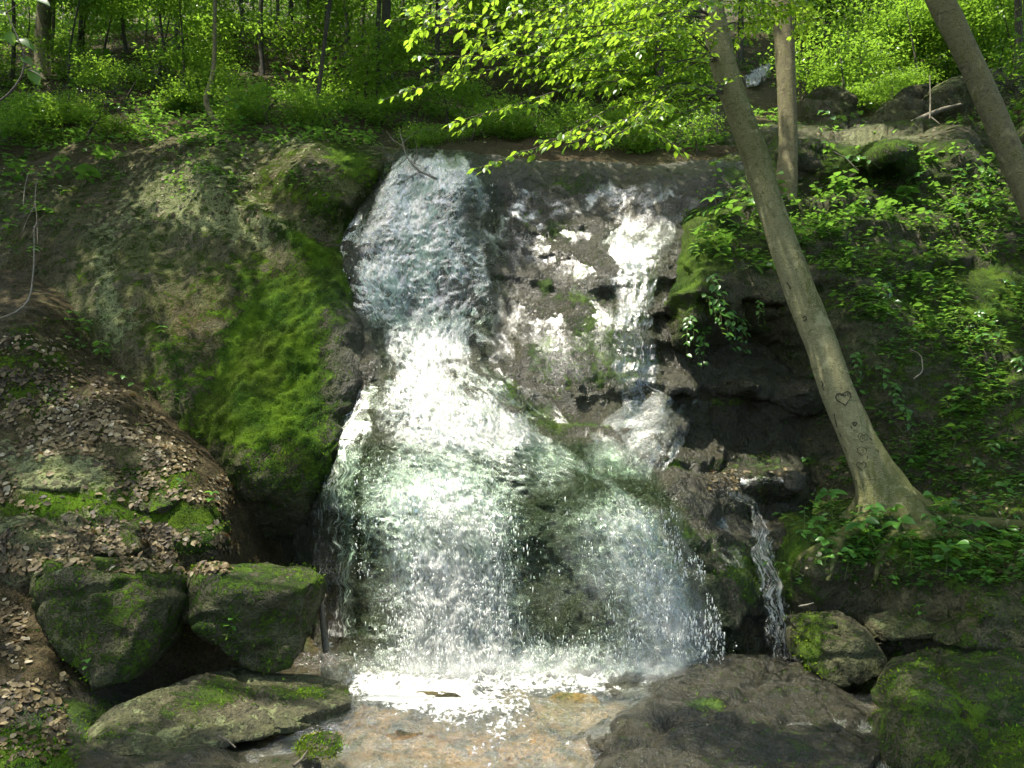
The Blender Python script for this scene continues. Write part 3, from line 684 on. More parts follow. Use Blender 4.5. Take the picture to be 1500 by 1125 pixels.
rock('wet_boulder', [(925,1062,5.5),(985,1002,6.0),(1060,967,6.45),(1130,967,6.5),(1205,992,6.25),(1262,1040,5.8),(1312,1072,5.55),(1335,1140,4.7),(875,1150,4.6),(900,1095,5.0),(1060,1040,5.5),(1180,1060,5.35),(1100,1150,4.5)],
     'broad dark wet boulder sloping into the stream at the bottom', mat=M_WET, back=.5, moss=-.02, mossup=.12, wet=1.0, lichen=-.4, amp=.05, edge=.04, spotl=[(1040,1030,30,10,.7),(1200,1110,120,60,.22)])
rock('mossy_block', [(1166,908,6.35),(1232,898,6.5),(1300,938,6.2),(1296,985,6.05),(1240,1020,5.9),(1185,972,6.15),(1192,925,6.15),(1240,950,5.95)],
     'wedge shaped block with moss down its side beside the little trickle', back=.5, moss=.1, mossup=.1, wet=.35, lichen=-.3, amp=.03, edge=.03, spotl=[(1185,950,26,60,.7)])
rock('flat_rock', [(1268,908,6.5),(1350,892,6.6),(1402,896,6.5),(1420,915,6.3),(1385,935,6.2),(1285,945,6.3)], 'flat grey slab lying under the roots behind the mossy block', back=.35, moss=.0, mossup=.2, lichen=0, amp=.025, edge=.03, cat='rock')
rock('boulder', [(1402,925,6.0),(1432,872,6.2),(1500,858,6.3),(1570,900,6.1),(1560,970,5.8),(1412,955,5.85),(1450,900,5.9)], 'rounded mossy boulder half under the roots at the right edge', back=.5, moss=.2, mossup=.2, amp=.04, edge=.04)
rock('boulder', [(1322,1010,5.25),(1362,985,5.5),(1400,962,5.8),(1500,952,5.9),(1620,962,5.8),(1640,1160,4.5),(1340,1160,4.6),(1318,1100,4.95),(1350,1010,5.05),(1500,1000,5.2)],
     'largest olive boulder filling the bottom right corner', back=.5, moss=.34, mossup=.1, wet=.3, lichen=-.3, amp=.05, edge=.04, spotl=[(1400,1060,60,60,.2)])
rock('boulder', [(1478,1115,4.3),(1520,1082,4.4),(1580,1090,4.3),(1580,1170,4.1),(1480,1165,4.1)], 'small mossy rock cropped by the bottom right corner', back=.3, moss=.3, amp=.02, edge=.03, cat='rock')
rock('boulder', [(-30,772,6.0),(30,747,6.2),(110,762,6.2),(132,790,6.05),(122,830,5.95),(60,862,5.85),(0,900,5.7),(-50,880,5.7),(60,790,5.85)], 'grey lichened boulder with yellow moss at the left edge above the square boulder', back=.6, moss=.05, mossup=.2, lichen=.1, amp=.05, edge=.04)
rock('mossy_rock', [(250,775,6.35),(282,762,6.45),(318,772,6.4),(322,800,6.3),(285,808,6.2),(248,798,6.25)], 'round green moss cushion rock above the two dark boulders', back=.35, moss=.55, mossup=.2, amp=.03, edge=.03, cat='rock')
rock('flat_rock', [(165,658,6.95),(205,650,7.1),(242,672,7.0),(232,690,6.85),(190,690,6.8)], 'small bare pale slab lying in the fallen leaves', back=.3, moss=-.2, mossup=0, lichen=.15, amp=.02, edge=.03, cat='rock', mat=M_PALE)
rock('flat_rock', [(-20,640,6.7),(40,632,6.9),(110,655,6.75),(160,690,6.55),(120,715,6.35),(40,715,6.3),(-30,700,6.3)], 'long grey ledge stone with pale lichen in the leaf litter', back=.4, moss=-.05, mossup=.1, lichen=.2, amp=.04, edge=.035, cat='rock')
rock('mossy_rock', [(175,712,6.6),(215,696,6.75),(262,712,6.65),(270,738,6.5),(225,752,6.35),(180,742,6.4)], 'mossy stone in the leaves under the pale slab', back=.35, moss=.25, mossup=.3, lichen=0, amp=.03, edge=.03, cat='rock')
rock('boulder', [(130,762,6.2),(165,752,6.3),(190,770,6.2),(195,805,6.05),(160,822,5.95),(128,805,6.0)], 'mossy lump of rock directly above the square boulder', back=.35, moss=.2, mossup=.25, lichen=0, amp=.03, edge=.03, cat='rock')
rock('stone', [(42,822,5.65),(55,812,5.75),(72,828,5.7),(70,842,5.55),(48,842,5.55)], 'small lichened stone perched on the corner of the square boulder', back=.15, moss=.1, mossup=.2, lichen=.2, amp=.012, edge=.02, cat='stone')
# stones in the pool and stream
rock('wet_stone', [(800,985,6.55),(835,958,6.75),(875,965,6.75),(885,985,6.55),(850,1000,6.45),(810,1000,6.45)], 'black wet stone poking from the foam at the foot of the fall', back=.25, moss=-.4, mossup=0, wet=1, lichen=-.9, amp=.025, edge=.03, cat='stone')
rock('wet_stone', [(890,1005,6.2),(930,990,6.35),(975,992,6.35),(980,1012,6.1),(930,1030,5.9),(895,1025,5.95)], 'dark wet stone in the foam above the broad wet boulder', back=.25, moss=-.3, mossup=.05, wet=.9, lichen=-.9, amp=.025, edge=.03, cat='stone')
rock('submerged_rock', [(785,1040,5.75),(820,1018,5.95),(870,1022,5.95),(890,1050,5.65),(860,1082,5.35),(800,1080,5.35)], 'orange brown rock awash below the falls', back=.2, moss=-.4, mossup=0, wet=.15, lichen=-.9, ochre=.6, amp=.02, edge=.03, cat='rock', mat=M_PALE)
rock('wet_stone', [(505,1015,6.1),(540,1008,6.2),(565,1022,6.05),(550,1040,5.85),(510,1038,5.85)], 'flat dark stone at the tip of the mossy hump', back=.2, moss=-.2, mossup=.1, wet=.6, lichen=-.6, amp=.015, edge=.025, cat='stone')
rock('stone', [(398,1060,5.2),(412,1052,5.25),(430,1056,5.25),(430,1066,5.15),(402,1070,5.1)], 'small dark stone on the ochre stream bed under the moss cushion', back=.08, moss=-.3, mossup=0, wet=.5, amp=.006, edge=.012, cat='stone')
rock('submerged_rock', [(430,1092,4.85),(470,1080,4.95),(500,1088,4.9),(495,1110,4.7),(440,1112,4.7)], 'mossy stone just breaking the water near the bottom', back=.15, moss=.25, mossup=.3, wet=.3, amp=.012, edge=.02, cat='stone')
rock('wet_stone', [(855,1078,5.3),(890,1068,5.4),(935,1075,5.35),(930,1098,5.1),(870,1100,5.05)], 'slate grey wet rock just upstream of the broad wet boulder', back=.15, moss=-.3, mossup=.0, wet=.8, lichen=-.9, amp=.015, edge=.025, cat='stone')
# rocks on the upper slopes
rock('boulder', [(128,130,14.2),(150,104,14.4),(205,92,14.6),(250,98,14.6),(262,120,14.3),(230,140,14.0),(160,145,14.0)], 'shadowed boulder on the slope behind the crooked saplings', back=1.0, moss=.15, mossup=.2, litter=.2, amp=.08, edge=.09)
rock('boulder', [(255,120,14.6),(285,96,15),(320,100,15),(332,125,14.6),(290,135,14.4)], 'darker boulder right beside the bent sapling high on the slope', back=.9, moss=.05, mossup=.2, amp=.07, edge=.09)
rock('boulder', [(1170,190,13.8),(1180,140,14.2),(1230,128,14.4),(1262,150,14.2),(1265,192,13.7)], 'dark boulder with a sunlit sprig above the flat ledge', back=1.2, moss=.1, mossup=.3, amp=.09, edge=.09)
rock('boulder', [(1268,192,13.6),(1300,150,13.9),(1335,122,14.2),(1360,125,14.2),(1350,192,13.6)], 'tall leaning slab of rock beside the fallen pole', back=1.0, moss=.05, mossup=.2, lichen=-.1, amp=.05, edge=.08, cat='rock')
rock('boulder', [(1345,190,13.9),(1372,118,14.3),(1450,92,14.6),(1530,110,14.4),(1540,195,13.8)], 'big pale lichened boulder behind the right leaning trunk', back=1.4, moss=.05, mossup=.2, lichen=.2, amp=.1, edge=.1)
rock('boulder', [(985,222,13.4),(1000,168,13.8),(1060,150,14),(1095,165,14),(1110,222,13.4)], 'grey green rock wall behind the lip beside the twin trunk', back=1.4, moss=.1, mossup=.2, lichen=.1, amp=.09, edge=.1)
rock('boulder', [(840,222,13.4),(870,205,13.6),(960,200,13.8),(985,224,13.3),(900,232,13.2)], 'low dark ledge rock just behind the lip of the falls', back=1.0, moss=.1, mossup=.2, amp=.06, edge=.09)
rock('boulder', [(640,200,13),(690,178,13.4),(760,182,13.4),(800,205,13),(720,214,12.8)], 'low brown rock under the tip of the beech branch', back=1.0, moss=.1, mossup=.25, litter=.3, amp=.07, edge=.09)
# ------------------------------------------------------------------ water
def cliff_depth(px, py):
    """the rock under the water: bedrock or outcrop, whichever stands nearer"""
    return R_CLIFF(px, py)
waterfall = empty('waterfall', P(640, 985, 7.0)); tag(waterfall, 'white waterfall tumbling down the dark bedrock into the pool', 'waterfall', None, 'structure')
def strip(name, sec, off, nu, nv, dens, seed, mat, lump=.05, lscale=5.0, leap=None, edge=.17, parent=None, tail=0, head=12, vf=.45, redge=None):
    """water between a left and a right bank line; sec rows are (pxL, pyL, pxR, pyR) from the top down"""
    sec = np.array(sec, float)
    mid = (sec[:, :2] + sec[:, 2:]) / 2; d = np.concatenate([[0], np.cumsum(np.linalg.norm(np.diff(mid, axis=0), axis=1))])
    s = np.linspace(0, d[-1], nv); S = np.stack([np.interp(s, d, sec[:, i]) for i in range(4)], -1)
    for _ in range(6): S[1:-1] = (S[:-2] + 2 * S[1:-1] + S[2:]) / 4
    u = np.linspace(0, 1, nu)
    px = S[:, None, 0] * (1 - u) + S[:, None, 2] * u; py = S[:, None, 1] * (1 - u) + S[:, None, 3] * u
    wob = fbm(np.stack([px / 45, py / 30, px * 0 + seed], -1), 1, 4, seed) * 13
    px = px + wob
    Y = cliff_depth(px, py)
    prof = np.sin(np.pi * np.clip(u, 0, 1)) ** .6
    o = off * (.35 + .65 * prof)[None]
    if leap is not None: o = o + leap(px, py)
    G = P(px, py, Y - o)
    # metres along and across the flow
    w = np.linalg.norm(np.gradient(G, axis=1), axis=-1).mean() ; 
    fu = np.cumsum(np.linalg.norm(np.diff(G, axis=1, prepend=G[:, :1]), axis=-1), 1); fu = fu - fu[:, nu // 2:nu // 2 + 1]
    scale_u = fu[:, -1:] - fu[:, :1]; fu = fu / (scale_u + 1e-6) * scale_u.mean() 
    fv = np.cumsum(np.linalg.norm(np.diff(G, axis=0, prepend=G[:1]), axis=-1), 0); fv = np.repeat(fv.mean(1, keepdims=True), nu, 1)
    n = grid_normals(G); n = n * np.sign(((CAM - G) * n).sum(-1, keepdims=True))
    q = np.stack([fu * lscale, fv * lscale * vf, np.full_like(fu, seed * 3.1)], -1)
    G = G + n * (lump * (fbm(q, 1, 4, seed) + .3 * np.abs(fbm(q * 3.1, 1, 3, seed + 5)) * 2))[..., None]
    D = dens(px, py) - .9 * (sstep(edge, 0, u) + sstep(1 - (redge or edge), 1, u))[None]
    wv_ = fbm(np.stack([u * 9, u * 0, u * 0 + seed], -1), 1, 3, seed)
    ends = sstep(0, head, np.arange(nv)[:, None] + head * .8 * wv_[None])
    D = D - (1 - ends) * .6
    if tail: D = D - .8 * sstep(nv - tail, nv - 1, np.arange(nv)[:, None] + tail * .7 * wv_[None])
    m = mk_mesh(name, G, grid_faces(nv, nu), {'fu': fu, 'fv': fv, 'dens': D, 'seed': np.full(fu.size, seed * 1.7)})
    return child(name, m, mat, parent or waterfall)

fall_leap = lambda px, py: .26 * sstep(650, 800, py) - .03
up_sec = [(590,217,702,220),(550,255,716,250),(528,285,736,285),(512,320,742,320),(496,365,744,365),(486,410,746,410),(496,445,742,440),(524,482,722,478)]
up_d = lambda px, py: .10 + spots(px, py, [(615, 275, 35, 14, .5), (610, 340, 60, 60, .35), (620, 410, 80, 40, .3), (560, 430, 40, 30, .2), (690, 320, 30, 60, -.35), (640, 240, 50, 16, .05), (560, 330, 20, 60, -.1), (700, 400, 24, 40, -.1)])
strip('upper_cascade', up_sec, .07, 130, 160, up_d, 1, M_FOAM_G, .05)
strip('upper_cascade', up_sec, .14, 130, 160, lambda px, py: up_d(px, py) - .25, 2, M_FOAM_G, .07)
ch_sec = [(528,462,724,455),(538,500,716,500),(552,540,724,540),(535,580,785,590),(500,620,830,640),(478,660,905,672),(464,705,985,720),(470,760,1010,775),(490,820,1035,835)]
ch_d = lambda px, py: .01 + spots(px, py, [(640, 500, 50, 40, .15), (600, 560, 50, 40, .15), (640, 610, 90, 50, .15), (730, 640, 60, 25, .35), (540, 650, 40, 50, -.35), (510, 690, 40, 40, -.4), (900, 690, 60, 30, -.1), (690, 560, 30, 20, -.1), (800, 690, 60, 20, .1)])
strip('rushing_chute', ch_sec, .10, 160, 195, ch_d, 3, M_FOAM, .08, 5, lambda px, py: fall_leap(px, py) + .04, tail=72)
strip('rushing_chute', ch_sec, .20, 160, 195, lambda px, py: ch_d(px, py) - .2, 4, M_FOAM, .10, 6, lambda px, py: fall_leap(px, py) + .04, tail=85)
fall_sec = [(490,655,900,650),(492,690,955,690),(496,740,1000,748),(498,790,1030,800),(500,850,1056,852),(500,910,1076,912),(498,985,1092,985)]
def fall_d(px, py):
    return .10 + spots(px, py, [(760, 690, 280, 45, -.42), (650, 700, 120, 70, .30), (655, 830, 60, 130, .62), (690, 930, 50, 60, .2), (930, 790, 60, 70, .12), (690, 880, 45, 90, .25), (610, 900, 25, 80, .15), (550, 830, 36, 120, -.17), (800, 800, 60, 110, -.22), (850, 900, 70, 40, -.28), (780, 720, 40, 40, -.12),
                                (940, 770, 60, 60, .10), (1000, 850, 60, 60, .20), (1020, 930, 60, 50, .22), (940, 900, 50, 60, .08), (700, 960, 200, 18, .2)])
strip('fall_curtain', fall_sec, .06, 200, 170, lambda px, py: fall_d(px, py) - .02, 5, M_FOAM_V, .08, 6, fall_leap, .09, head=36, vf=.6, redge=.16)
strip('fall_curtain', fall_sec, .16, 200, 170, lambda px, py: fall_d(px, py) - .16, 6, M_FOAM_V, .10, 7, fall_leap, .10, head=36, vf=.6, redge=.16)
strip('fall_curtain', fall_sec, .27, 200, 170, lambda px, py: fall_d(px, py) - .28, 7, M_FOAM_V, .11, 8, fall_leap, .12, head=36, vf=.6, redge=.16)
mist_sec = [(505,700,980,700),(500,780,1035,790),(495,860,1065,860),(490,930,1085,930),(485,1000,1100,1000)]
strip('spray_mist', mist_sec, .34, 60, 60, lambda px, py: -.15 + spots(px, py, [(930, 800, 90, 110, .45), (1000, 920, 90, 50, .55), (640, 830, 70, 120, .35), (560, 850, 40, 110, .12), (760, 980, 280, 26, .6), (850, 860, 60, 60, .15)]), 14, M_MIST, .10, 3, fall_leap, .06, head=10)
strip('spray_mist', [(520,955,1060,955),(500,975,1080,975),(490,1002,1090,1002)], .55, 60, 30, lambda px, py: 0 + spots(px, py, [(680, 985, 120, 20, .3), (950, 980, 100, 20, .35)]), 15, M_MIST, .12, 4, fall_leap, .1, head=14)
lt_sec = [(468,662,545,652),(462,690,540,690),(452,720,530,720),(450,780,528,780),(450,860,528,860),(455,930,528,935)]
strip('side_trickles', lt_sec, .08, 60, 120, lambda px, py: .10 + spots(px, py, [(500, 690, 40, 30, .25), (470, 800, 30, 60, -.06)]), 8, M_FOAM_V, .04, 7, lambda px, py: .10 * sstep(700, 760, py))
rc_sec = [(886,330,1004,326),(884,365,985,360),(890,400,972,400),(896,440,965,435),(890,470,972,468),(888,510,970,512),(896,560,968,566),(900,590,1000,584),(865,622,1000,612),(825,660,985,650),(850,700,975,705)]
strip('right_cascade', rc_sec, .09, 70, 210, lambda px, py: -.08 + spots(px, py, [(930, 380, 30, 60, .10), (930, 540, 40, 40, .10), (930, 480, 40, 30, .15), (945, 332, 70, 22, -.30), (930, 620, 40, 30, .05)]), 9, M_FOAM_V, .045, 6)
gl_sec = [(715,240,1060,244),(718,280,1050,285),(722,330,1010,335),(728,380,985,380),(735,440,968,440),(742,500,968,500),(765,560,965,560),(790,596,965,590)]
strip('sliding_film', gl_sec, .045, 170, 180, lambda px, py: -.5 + spots(px, py, [(880, 360, 90, 30, .20), (790, 375, 40, 14, .22), (850, 460, 70, 50, .24), (760, 320, 30, 50, .25), (930, 290, 70, 40, .10), (830, 540, 70, 40, .20), (940, 345, 40, 30, .06), (800, 470, 40, 60, .15)]), 11, M_FILM, .02, 5, None, .06)
strip('sliding_film', [(515,300,560,290),(490,360,540,360),(478,420,530,420),(500,480,570,480),(515,540,590,540),(490,600,580,600)], .05, 40, 110, lambda px, py: -.28 + px * 0, 19, M_FILM, .03, 5, None, .12)
strip('sliding_film', [(690,300,760,300),(700,380,770,385),(695,450,765,455),(680,510,760,515),(700,560,790,565),(760,610,840,625)], .05, 40, 110, lambda px, py: -.3 + px * 0, 20, M_FILM, .03, 5, None, .12)
ft_sec = [(1060,722,1085,716),(1094,742,1122,736),(1102,765,1128,762),(1096,788,1140,788),(1102,830,1150,832),(1110,870,1160,870),(1116,910,1172,910),(1120,965,1182,965)]
strip('small_trickle', ft_sec, .14, 30, 110, lambda px, py: .34 + px * 0, 12, M_FOAM_V, .045, 8, lambda px, py: .04 + .14 * sstep(760, 860, py))
lf_sec = [(935,690,1000,680),(985,740,1060,735),(1030,790,1100,790),(1060,830,1112,835)]
strip('sliding_film', lf_sec, .07, 60, 90, lambda px, py: -.42 + px * 0, 13, M_FILM, .03, 5, None, .08)
strip('sliding_film', [(900,598,1060,572),(880,630,1050,600),(850,660,1010,640),(870,700,985,690)], .06, 70, 70, lambda px, py: -.3 + px * 0, 16, M_FILM, .03, 5, None, .1)
strip('sliding_film', [(1040,700,1180,690),(1045,712,1185,706)], .05, 60, 16, lambda px, py: -.2 + px * 0, 17, M_FILM, .02, 5, None, .1)
strip('sliding_film', [(480,560,560,545),(470,620,545,610),(465,680,540,670)], .08, 50, 70, lambda px, py: -.05 + px * 0, 18, M_FILM, .03, 5, None, .12)

# strands and drops of the free fall
def ico():
    t = (1 + 5 ** .5) / 2
    v = np.array([(-1,t,0),(1,t,0),(-1,-t,0),(1,-t,0),(0,-1,t),(0,1,t),(0,-1,-t),(0,1,-t),(t,0,-1),(t,0,1),(-t,0,-1),(-t,0,1)], float); v /= np.linalg.norm(v[0])
    f = np.array([(0,11,5),(0,5,1),(0,1,7),(0,7,10),(0,10,11),(1,5,9),(5,11,4),(11,10,2),(10,7,6),(7,1,8),(3,9,4),(3,4,2),(3,2,6),(3,6,8),(3,8,9),(4,9,5),(2,4,11),(6,2,10),(8,6,7),(9,8,1)])
    return v, f
ICO = ico()
def drops(name, c, r, stretch, parent, rng):
    v, f = ICO; k = len(c); sc = np.stack([r, r, r * stretch], -1)
    jit = 1 + .35 * rng.normal(size=(k, 12, 1))
    V = c[:, None] + v[None] * jit * sc[:, None]; F = (f[None] + (np.arange(k) * 12)[:, None, None]).reshape(-1, 3)
    o = child(name, mk_mesh(name, V, F), M_DROP, parent); o['kind'] = 'stuff'; return o
rng = np.random.default_rng(11)
def scatter_water(n, x0, x1, y0, y1, dfn, floor=.0, gain=1.0):
    px = rng.uniform(x0, x1, n); py = rng.uniform(y0, y1, n); cl_ = fbm(np.stack([px / 13, py / 38, px * 0], -1), 1, 3, int(x0) + n); keep = rng.random(n) < np.clip(dfn(px, py) * gain + floor, 0, 1) * sstep(-.12, .22, cl_); return px[keep], py[keep]
def fall_mask(px, py):
    L = np.interp(py, [668, 700, 985], [520, 515, 512]); Rr = np.interp(py, [668, 705, 755, 810, 860, 985], [900, 965, 1000, 1025, 1045, 1075])
    return (px > L) & (px < Rr)
px, py = scatter_water(34000, 505, 1085, 665, 985, lambda a, b: np.clip(fall_d(a, b) + .12, 0.02, 1) * fall_mask(a, b), 0, 1.6)
Y = cliff_depth(px, py) - fall_leap(px, py) - rng.uniform(.1, .42, len(px))
drops('droplets', P(px, py, Y), .0016 + .0052 * rng.random(len(px)) ** 4, rng.uniform(1.2, 5.0, len(px)), waterfall, rng)
px, py = scatter_water(8000, 500, 760, 225, 690, lambda a, b: np.where(b < 480, (up_d(a, b) + .1) * ((a > np.interp(b, [220, 285, 365, 410, 480], [596, 535, 505, 498, 540])) & (a < 732)), (ch_d(a, b)) * ((a > 540) & (a < np.interp(b, [480, 540, 640, 690], [700, 710, 800, 900])))), 0, .9)
Y = cliff_depth(px, py) - rng.uniform(.1, .34, len(px))
drops('droplets', P(px, py, Y), .002 + .006 * rng.random(len(px)) ** 4, rng.uniform(.8, 3.0, len(px)), waterfall, rng)
px, py = scatter_water(6000, 480, 1080, 930, 1010, lambda a, b: np.exp(-((b - 968) / 25.0) ** 2) * .8)
Y = 6.95 - rng.uniform(0, .6, len(px)) ; Pp = P(px, py, Y); Pp = Pp[Pp[:, 2] > 0]
drops('splash_drops', Pp, .002 + .005 * rng.random(len(Pp)) ** 3, rng.uniform(.7, 1.6, len(Pp)), waterfall, rng)
px, py = scatter_water(900, 1112, 1170, 800, 965, lambda a, b: px * 0 + .8 if False else np.exp(-((a - np.interp(b, [790, 965], [1118, 1152])) / 16.0) ** 2))
Y = cliff_depth(px, py) - rng.uniform(.12, .3, len(px))
drops('droplets', P(px, py, Y), .003 + .006 * rng.random(len(px)) ** 3, rng.uniform(.8, 2.2, len(px)), waterfall, rng)
# the pool and the stream running out of it
xs = np.arange(-3.9, 3.4, .025); ys = np.arange(2.4, 7.35, .025); hx, hy = np.meshgrid(xs, ys)
Gw = np.stack([hx, hy, WZ(hx, hy) - .6 * sstep(-2.9, -3.5, hx)], -1); wpx, wpy = proj(Gw)
boil = sstep(5.9, 6.7, hy) * np.exp(-((hx - .05) / 2.1) ** 4)
Gw[..., 2] += .026 * fbm(Gw, 5, 3, 91) + .014 * fbm(Gw, 15, 3, 92) + boil * (.05 * fbm(Gw, 4.5, 3, 93) + .06 * np.abs(fbm(Gw, 7, 4, 94)) + .04 * fbm(Gw, 18, 3, 95))
dn = -.62 + spots(wpx, wpy, [(650, 998, 170, 42, .85), (550, 1000, 100, 30, .6), (900, 986, 170, 34, .62), (1000, 975, 60, 24, .6), (690, 1036, 110, 26, .95), (650, 1062, 90, 16, .55), (730, 1078, 50, 18, .6), (700, 1098, 50, 14, .5), (590, 1018, 90, 18, .6), (820, 1000, 120, 16, .4), (760, 1060, 40, 20, .35), (900, 1005, 110, 22, .4), (950, 1045, 26, 26, .45),
                         (540, 1096, 100, 14, .55), (620, 1122, 220, 10, .65), (880, 1108, 60, 16, .5), (480, 1078, 80, 9, .4), (400, 1110, 80, 10, .4), (1000, 1010, 40, 20, .3), (1160, 968, 24, 8, .9), (400, 1115, 200, 14, .12)])  # foam density; the bands along the bottom also paint white sun sparkle
m = mk_mesh('stream', Gw, grid_faces(*hx.shape, flip=True), {'dens': dn.ravel()})
tag(obj('stream', m, M_STREAM), 'foaming pool and shallow sparkling stream below the falls', 'stream', None, 'structure')
# ------------------------------------------------------------------ trees
def trunk_path(rows, n=60):
    """rows (px, py, Y, width in px) -> points and radii"""
    r = np.array(rows, float); p = P(r[:, 0], r[:, 1], r[:, 2]); rad = r[:, 3] / 2 * r[:, 2] / FPX
    q = resample(np.column_stack([p, rad]), n); return q[:, :3], q[:, 3]
def extend(rows, dpx, dpy, k, Y=None, taper=.9):
    rows = list(rows); a = rows[-1]
    for i in range(k): a = (a[0] + dpx, a[1] + dpy, a[2] if Y is None else a[2] + Y, a[3] * taper); rows.append(a)
    return rows

# --- the leaning beech
bt = [(1308,772,7.38,150),(1302,750,7.36,112),(1296,730,7.34,88),(1287,708,7.33,70),(1272,675,7.32,57),(1257,642,7.31,50),(1226,575,7.30,47),(1205,508,7.30,45),(1178,442,7.30,45),
      (1152,372,7.32,42),(1127,300,7.34,39),(1108,233,7.36,40),(1083,167,7.38,38),(1061,100,7.40,38),(1046,33,7.42,37),(1036,-30,7.45,36)]
bt = extend(bt, -14, -70, 6, .12, .93)
bp, br = trunk_path(bt, 150)
beech = empty('beech_tree', bp[0] + [0, 0, -.05]); tag(beech, 'leaning smooth barked beech with heart carvings growing from the mossy ledge', 'tree')
v, f = tube(bp, br, 36, .07, 5, bscale=5)
tp, tq = proj(v)
hz_ = v[:, 2] - bp[0][2]
side = (v[:, 0] - np.interp(v[:, 2], bp[:, 2], bp[:, 0])) / np.interp(v[:, 2], bp[:, 2], br)
flare = np.clip(1 - hz_ / .7, 0, 1)
ang = np.arctan2(v[:, 1] - bp[0, 1], v[:, 0] - bp[0, 0])
cx = np.stack([np.interp(v[:, 2], bp[:, 2], bp[:, i]) for i in (0, 1)], -1)
k = 1 + .30 * flare ** 2 * np.cos(ang * 5 + .6); v[:, :2] = cx + (v[:, :2] - cx) * k[:, None]
bmoss = np.clip(.30 * sstep(-.2, .9, side) + .35 * flare - .08 + .18 * spots(tp, tq, [(1290, 690, 50, 60, 1), (1180, 420, 16, 60, 1), (1110, 200, 30, 120, 1)]), -.2, 1)
child('trunk', mk_mesh_mixed('trunk', v, f, attrs={'moss': bmoss}), M_BEECH, beech)
beech_bvh = BVHTree.FromPolygons([tuple(x) for x in v.tolist()], fix_tris(f))
def on_trunk(px, py, lift=.0):
    d = Vector(P(px, py, 5.0) - CAM).normalized(); h = beech_bvh.ray_cast(Vector(CAM), d)
    if h[0] is None: return None
    n = h[1] if h[1].dot(d) < 0 else -h[1]
    return np.array(h[0] + n * lift)
def carve(strokes, w, label=None):
    for s in strokes:
        mb = MB(); q = [on_trunk(a, b, .0005) for a, b in s]; q = [x for x in q if x is not None]
        if len(q) < 2: continue
        q = resample(np.array(q), max(4, len(q) * 2), False); mb.add(tube(q, w * (1 + .35 * RNG.normal(size=len(q)).clip(-1, 1)), 6))
        o = child('carving', mb.mesh('carving'), M_CARVE, beech)
        if label: o['label'] = label
def heart(cx_, cy_, s, rot=0):
    t = np.linspace(0, 2 * math.pi, 26); x = 16 * np.sin(t) ** 3 / 17; y = -(13 * np.cos(t) - 5 * np.cos(2 * t) - 2 * np.cos(3 * t) - np.cos(4 * t)) / 17
    c, s_ = math.cos(R(rot)), math.sin(R(rot)); return [(cx_ + s * (a * c - b * s_), cy_ + s * (a * s_ + b * c)) for a, b in zip(x, y)]
carve([heart(1236, 583, 12, -14)], .006, 'large carved heart')
carve([[(1228,581),(1230,575),(1233,581),(1235,574)],[(1236,579),(1240,579)],[(1238,577),(1238,582)],[(1241,581),(1242,575),(1245,577),(1242,579),(1246,582)]], .0028, 'carved initials inside the large heart')
carve([heart(1262, 682, 7.5, -6)], .0034, 'small carved heart low on the trunk')
carve([heart(1264, 641, 8, 10)], .0026, 'carved heart in the middle of the trunk')
carve([[(1260,642),(1262,637),(1264,643)],[(1266,637),(1266,644)]], .0026)
carve([[(1256,657),(1262,654),(1269,657),(1270,663),(1263,667),(1257,663),(1256,657)],[(1261,660),(1265,659),(1264,663)]], .0022)
carve([heart(1252, 621, 3.2)], .0055)
carve([[(1246,624),(1248,627)]], .0045)
carve([[(1222,605),(1223,613),(1225,621),(1226,626)],[(1230,634),(1232,640)],[(1237,655),(1240,661)]], .0042)
carve([[(1203,558),(1206,562),(1204,567),(1207,571)]], .006)
carve([[(1272,620),(1276,617)],[(1274,641),(1277,645)],[(1283,660),(1286,658),(1287,663)],[(1270,672),(1271,668)],[(1258,711),(1262,718)],[(1252,703),(1255,706)]], .0036)
carve([[(1176,466),(1180,462),(1182,468),(1177,470)]], .006, 'knot scar')
carve([[(1153,414),(1157,420),(1158,424)]], .007, 'knot scar')
# roots
def root(rows, r0, r1, mat=M_BARK, bump=.16, name='root', parent=None):
    pts = []
    for a in rows:
        h = cast(a[0], a[1]); pts.append(np.array(h[0]) + np.array(h[1]) * (r0 * .02) if h and len(a) < 3 else P(a[0], a[1], a[2]))
    q = resample(np.array(pts), len(rows) * 7); rr = np.linspace(r0, r1, len(q))
    v, f = tube(q, rr, 9, bump, int(rows[0][0]), bscale=7)
    n = len(v); return child(name, mk_mesh_mixed(name, v, f, attrs={'moss': np.full(n, .6)}), mat, parent or beech)
root([(1296,745,7.25),(1262,768),(1230,790),(1218,825),(1212,850)], .085, .022)
root([(1290,748,7.2),(1250,775),(1205,800),(1175,815),(1160,850)], .075, .02)
root([(1305,750,7.22),(1310,780),(1290,810),(1284,835),(1282,850)], .075, .02)
root([(1318,752,7.25),(1345,775),(1390,785),(1440,800),(1490,835)], .085, .025)
root([(1322,748,7.3),(1370,762),(1430,765),(1500,770),(1560,785)], .085, .03)
root([(1440,800),(1430,820),(1455,830),(1500,850)], .03, .012)

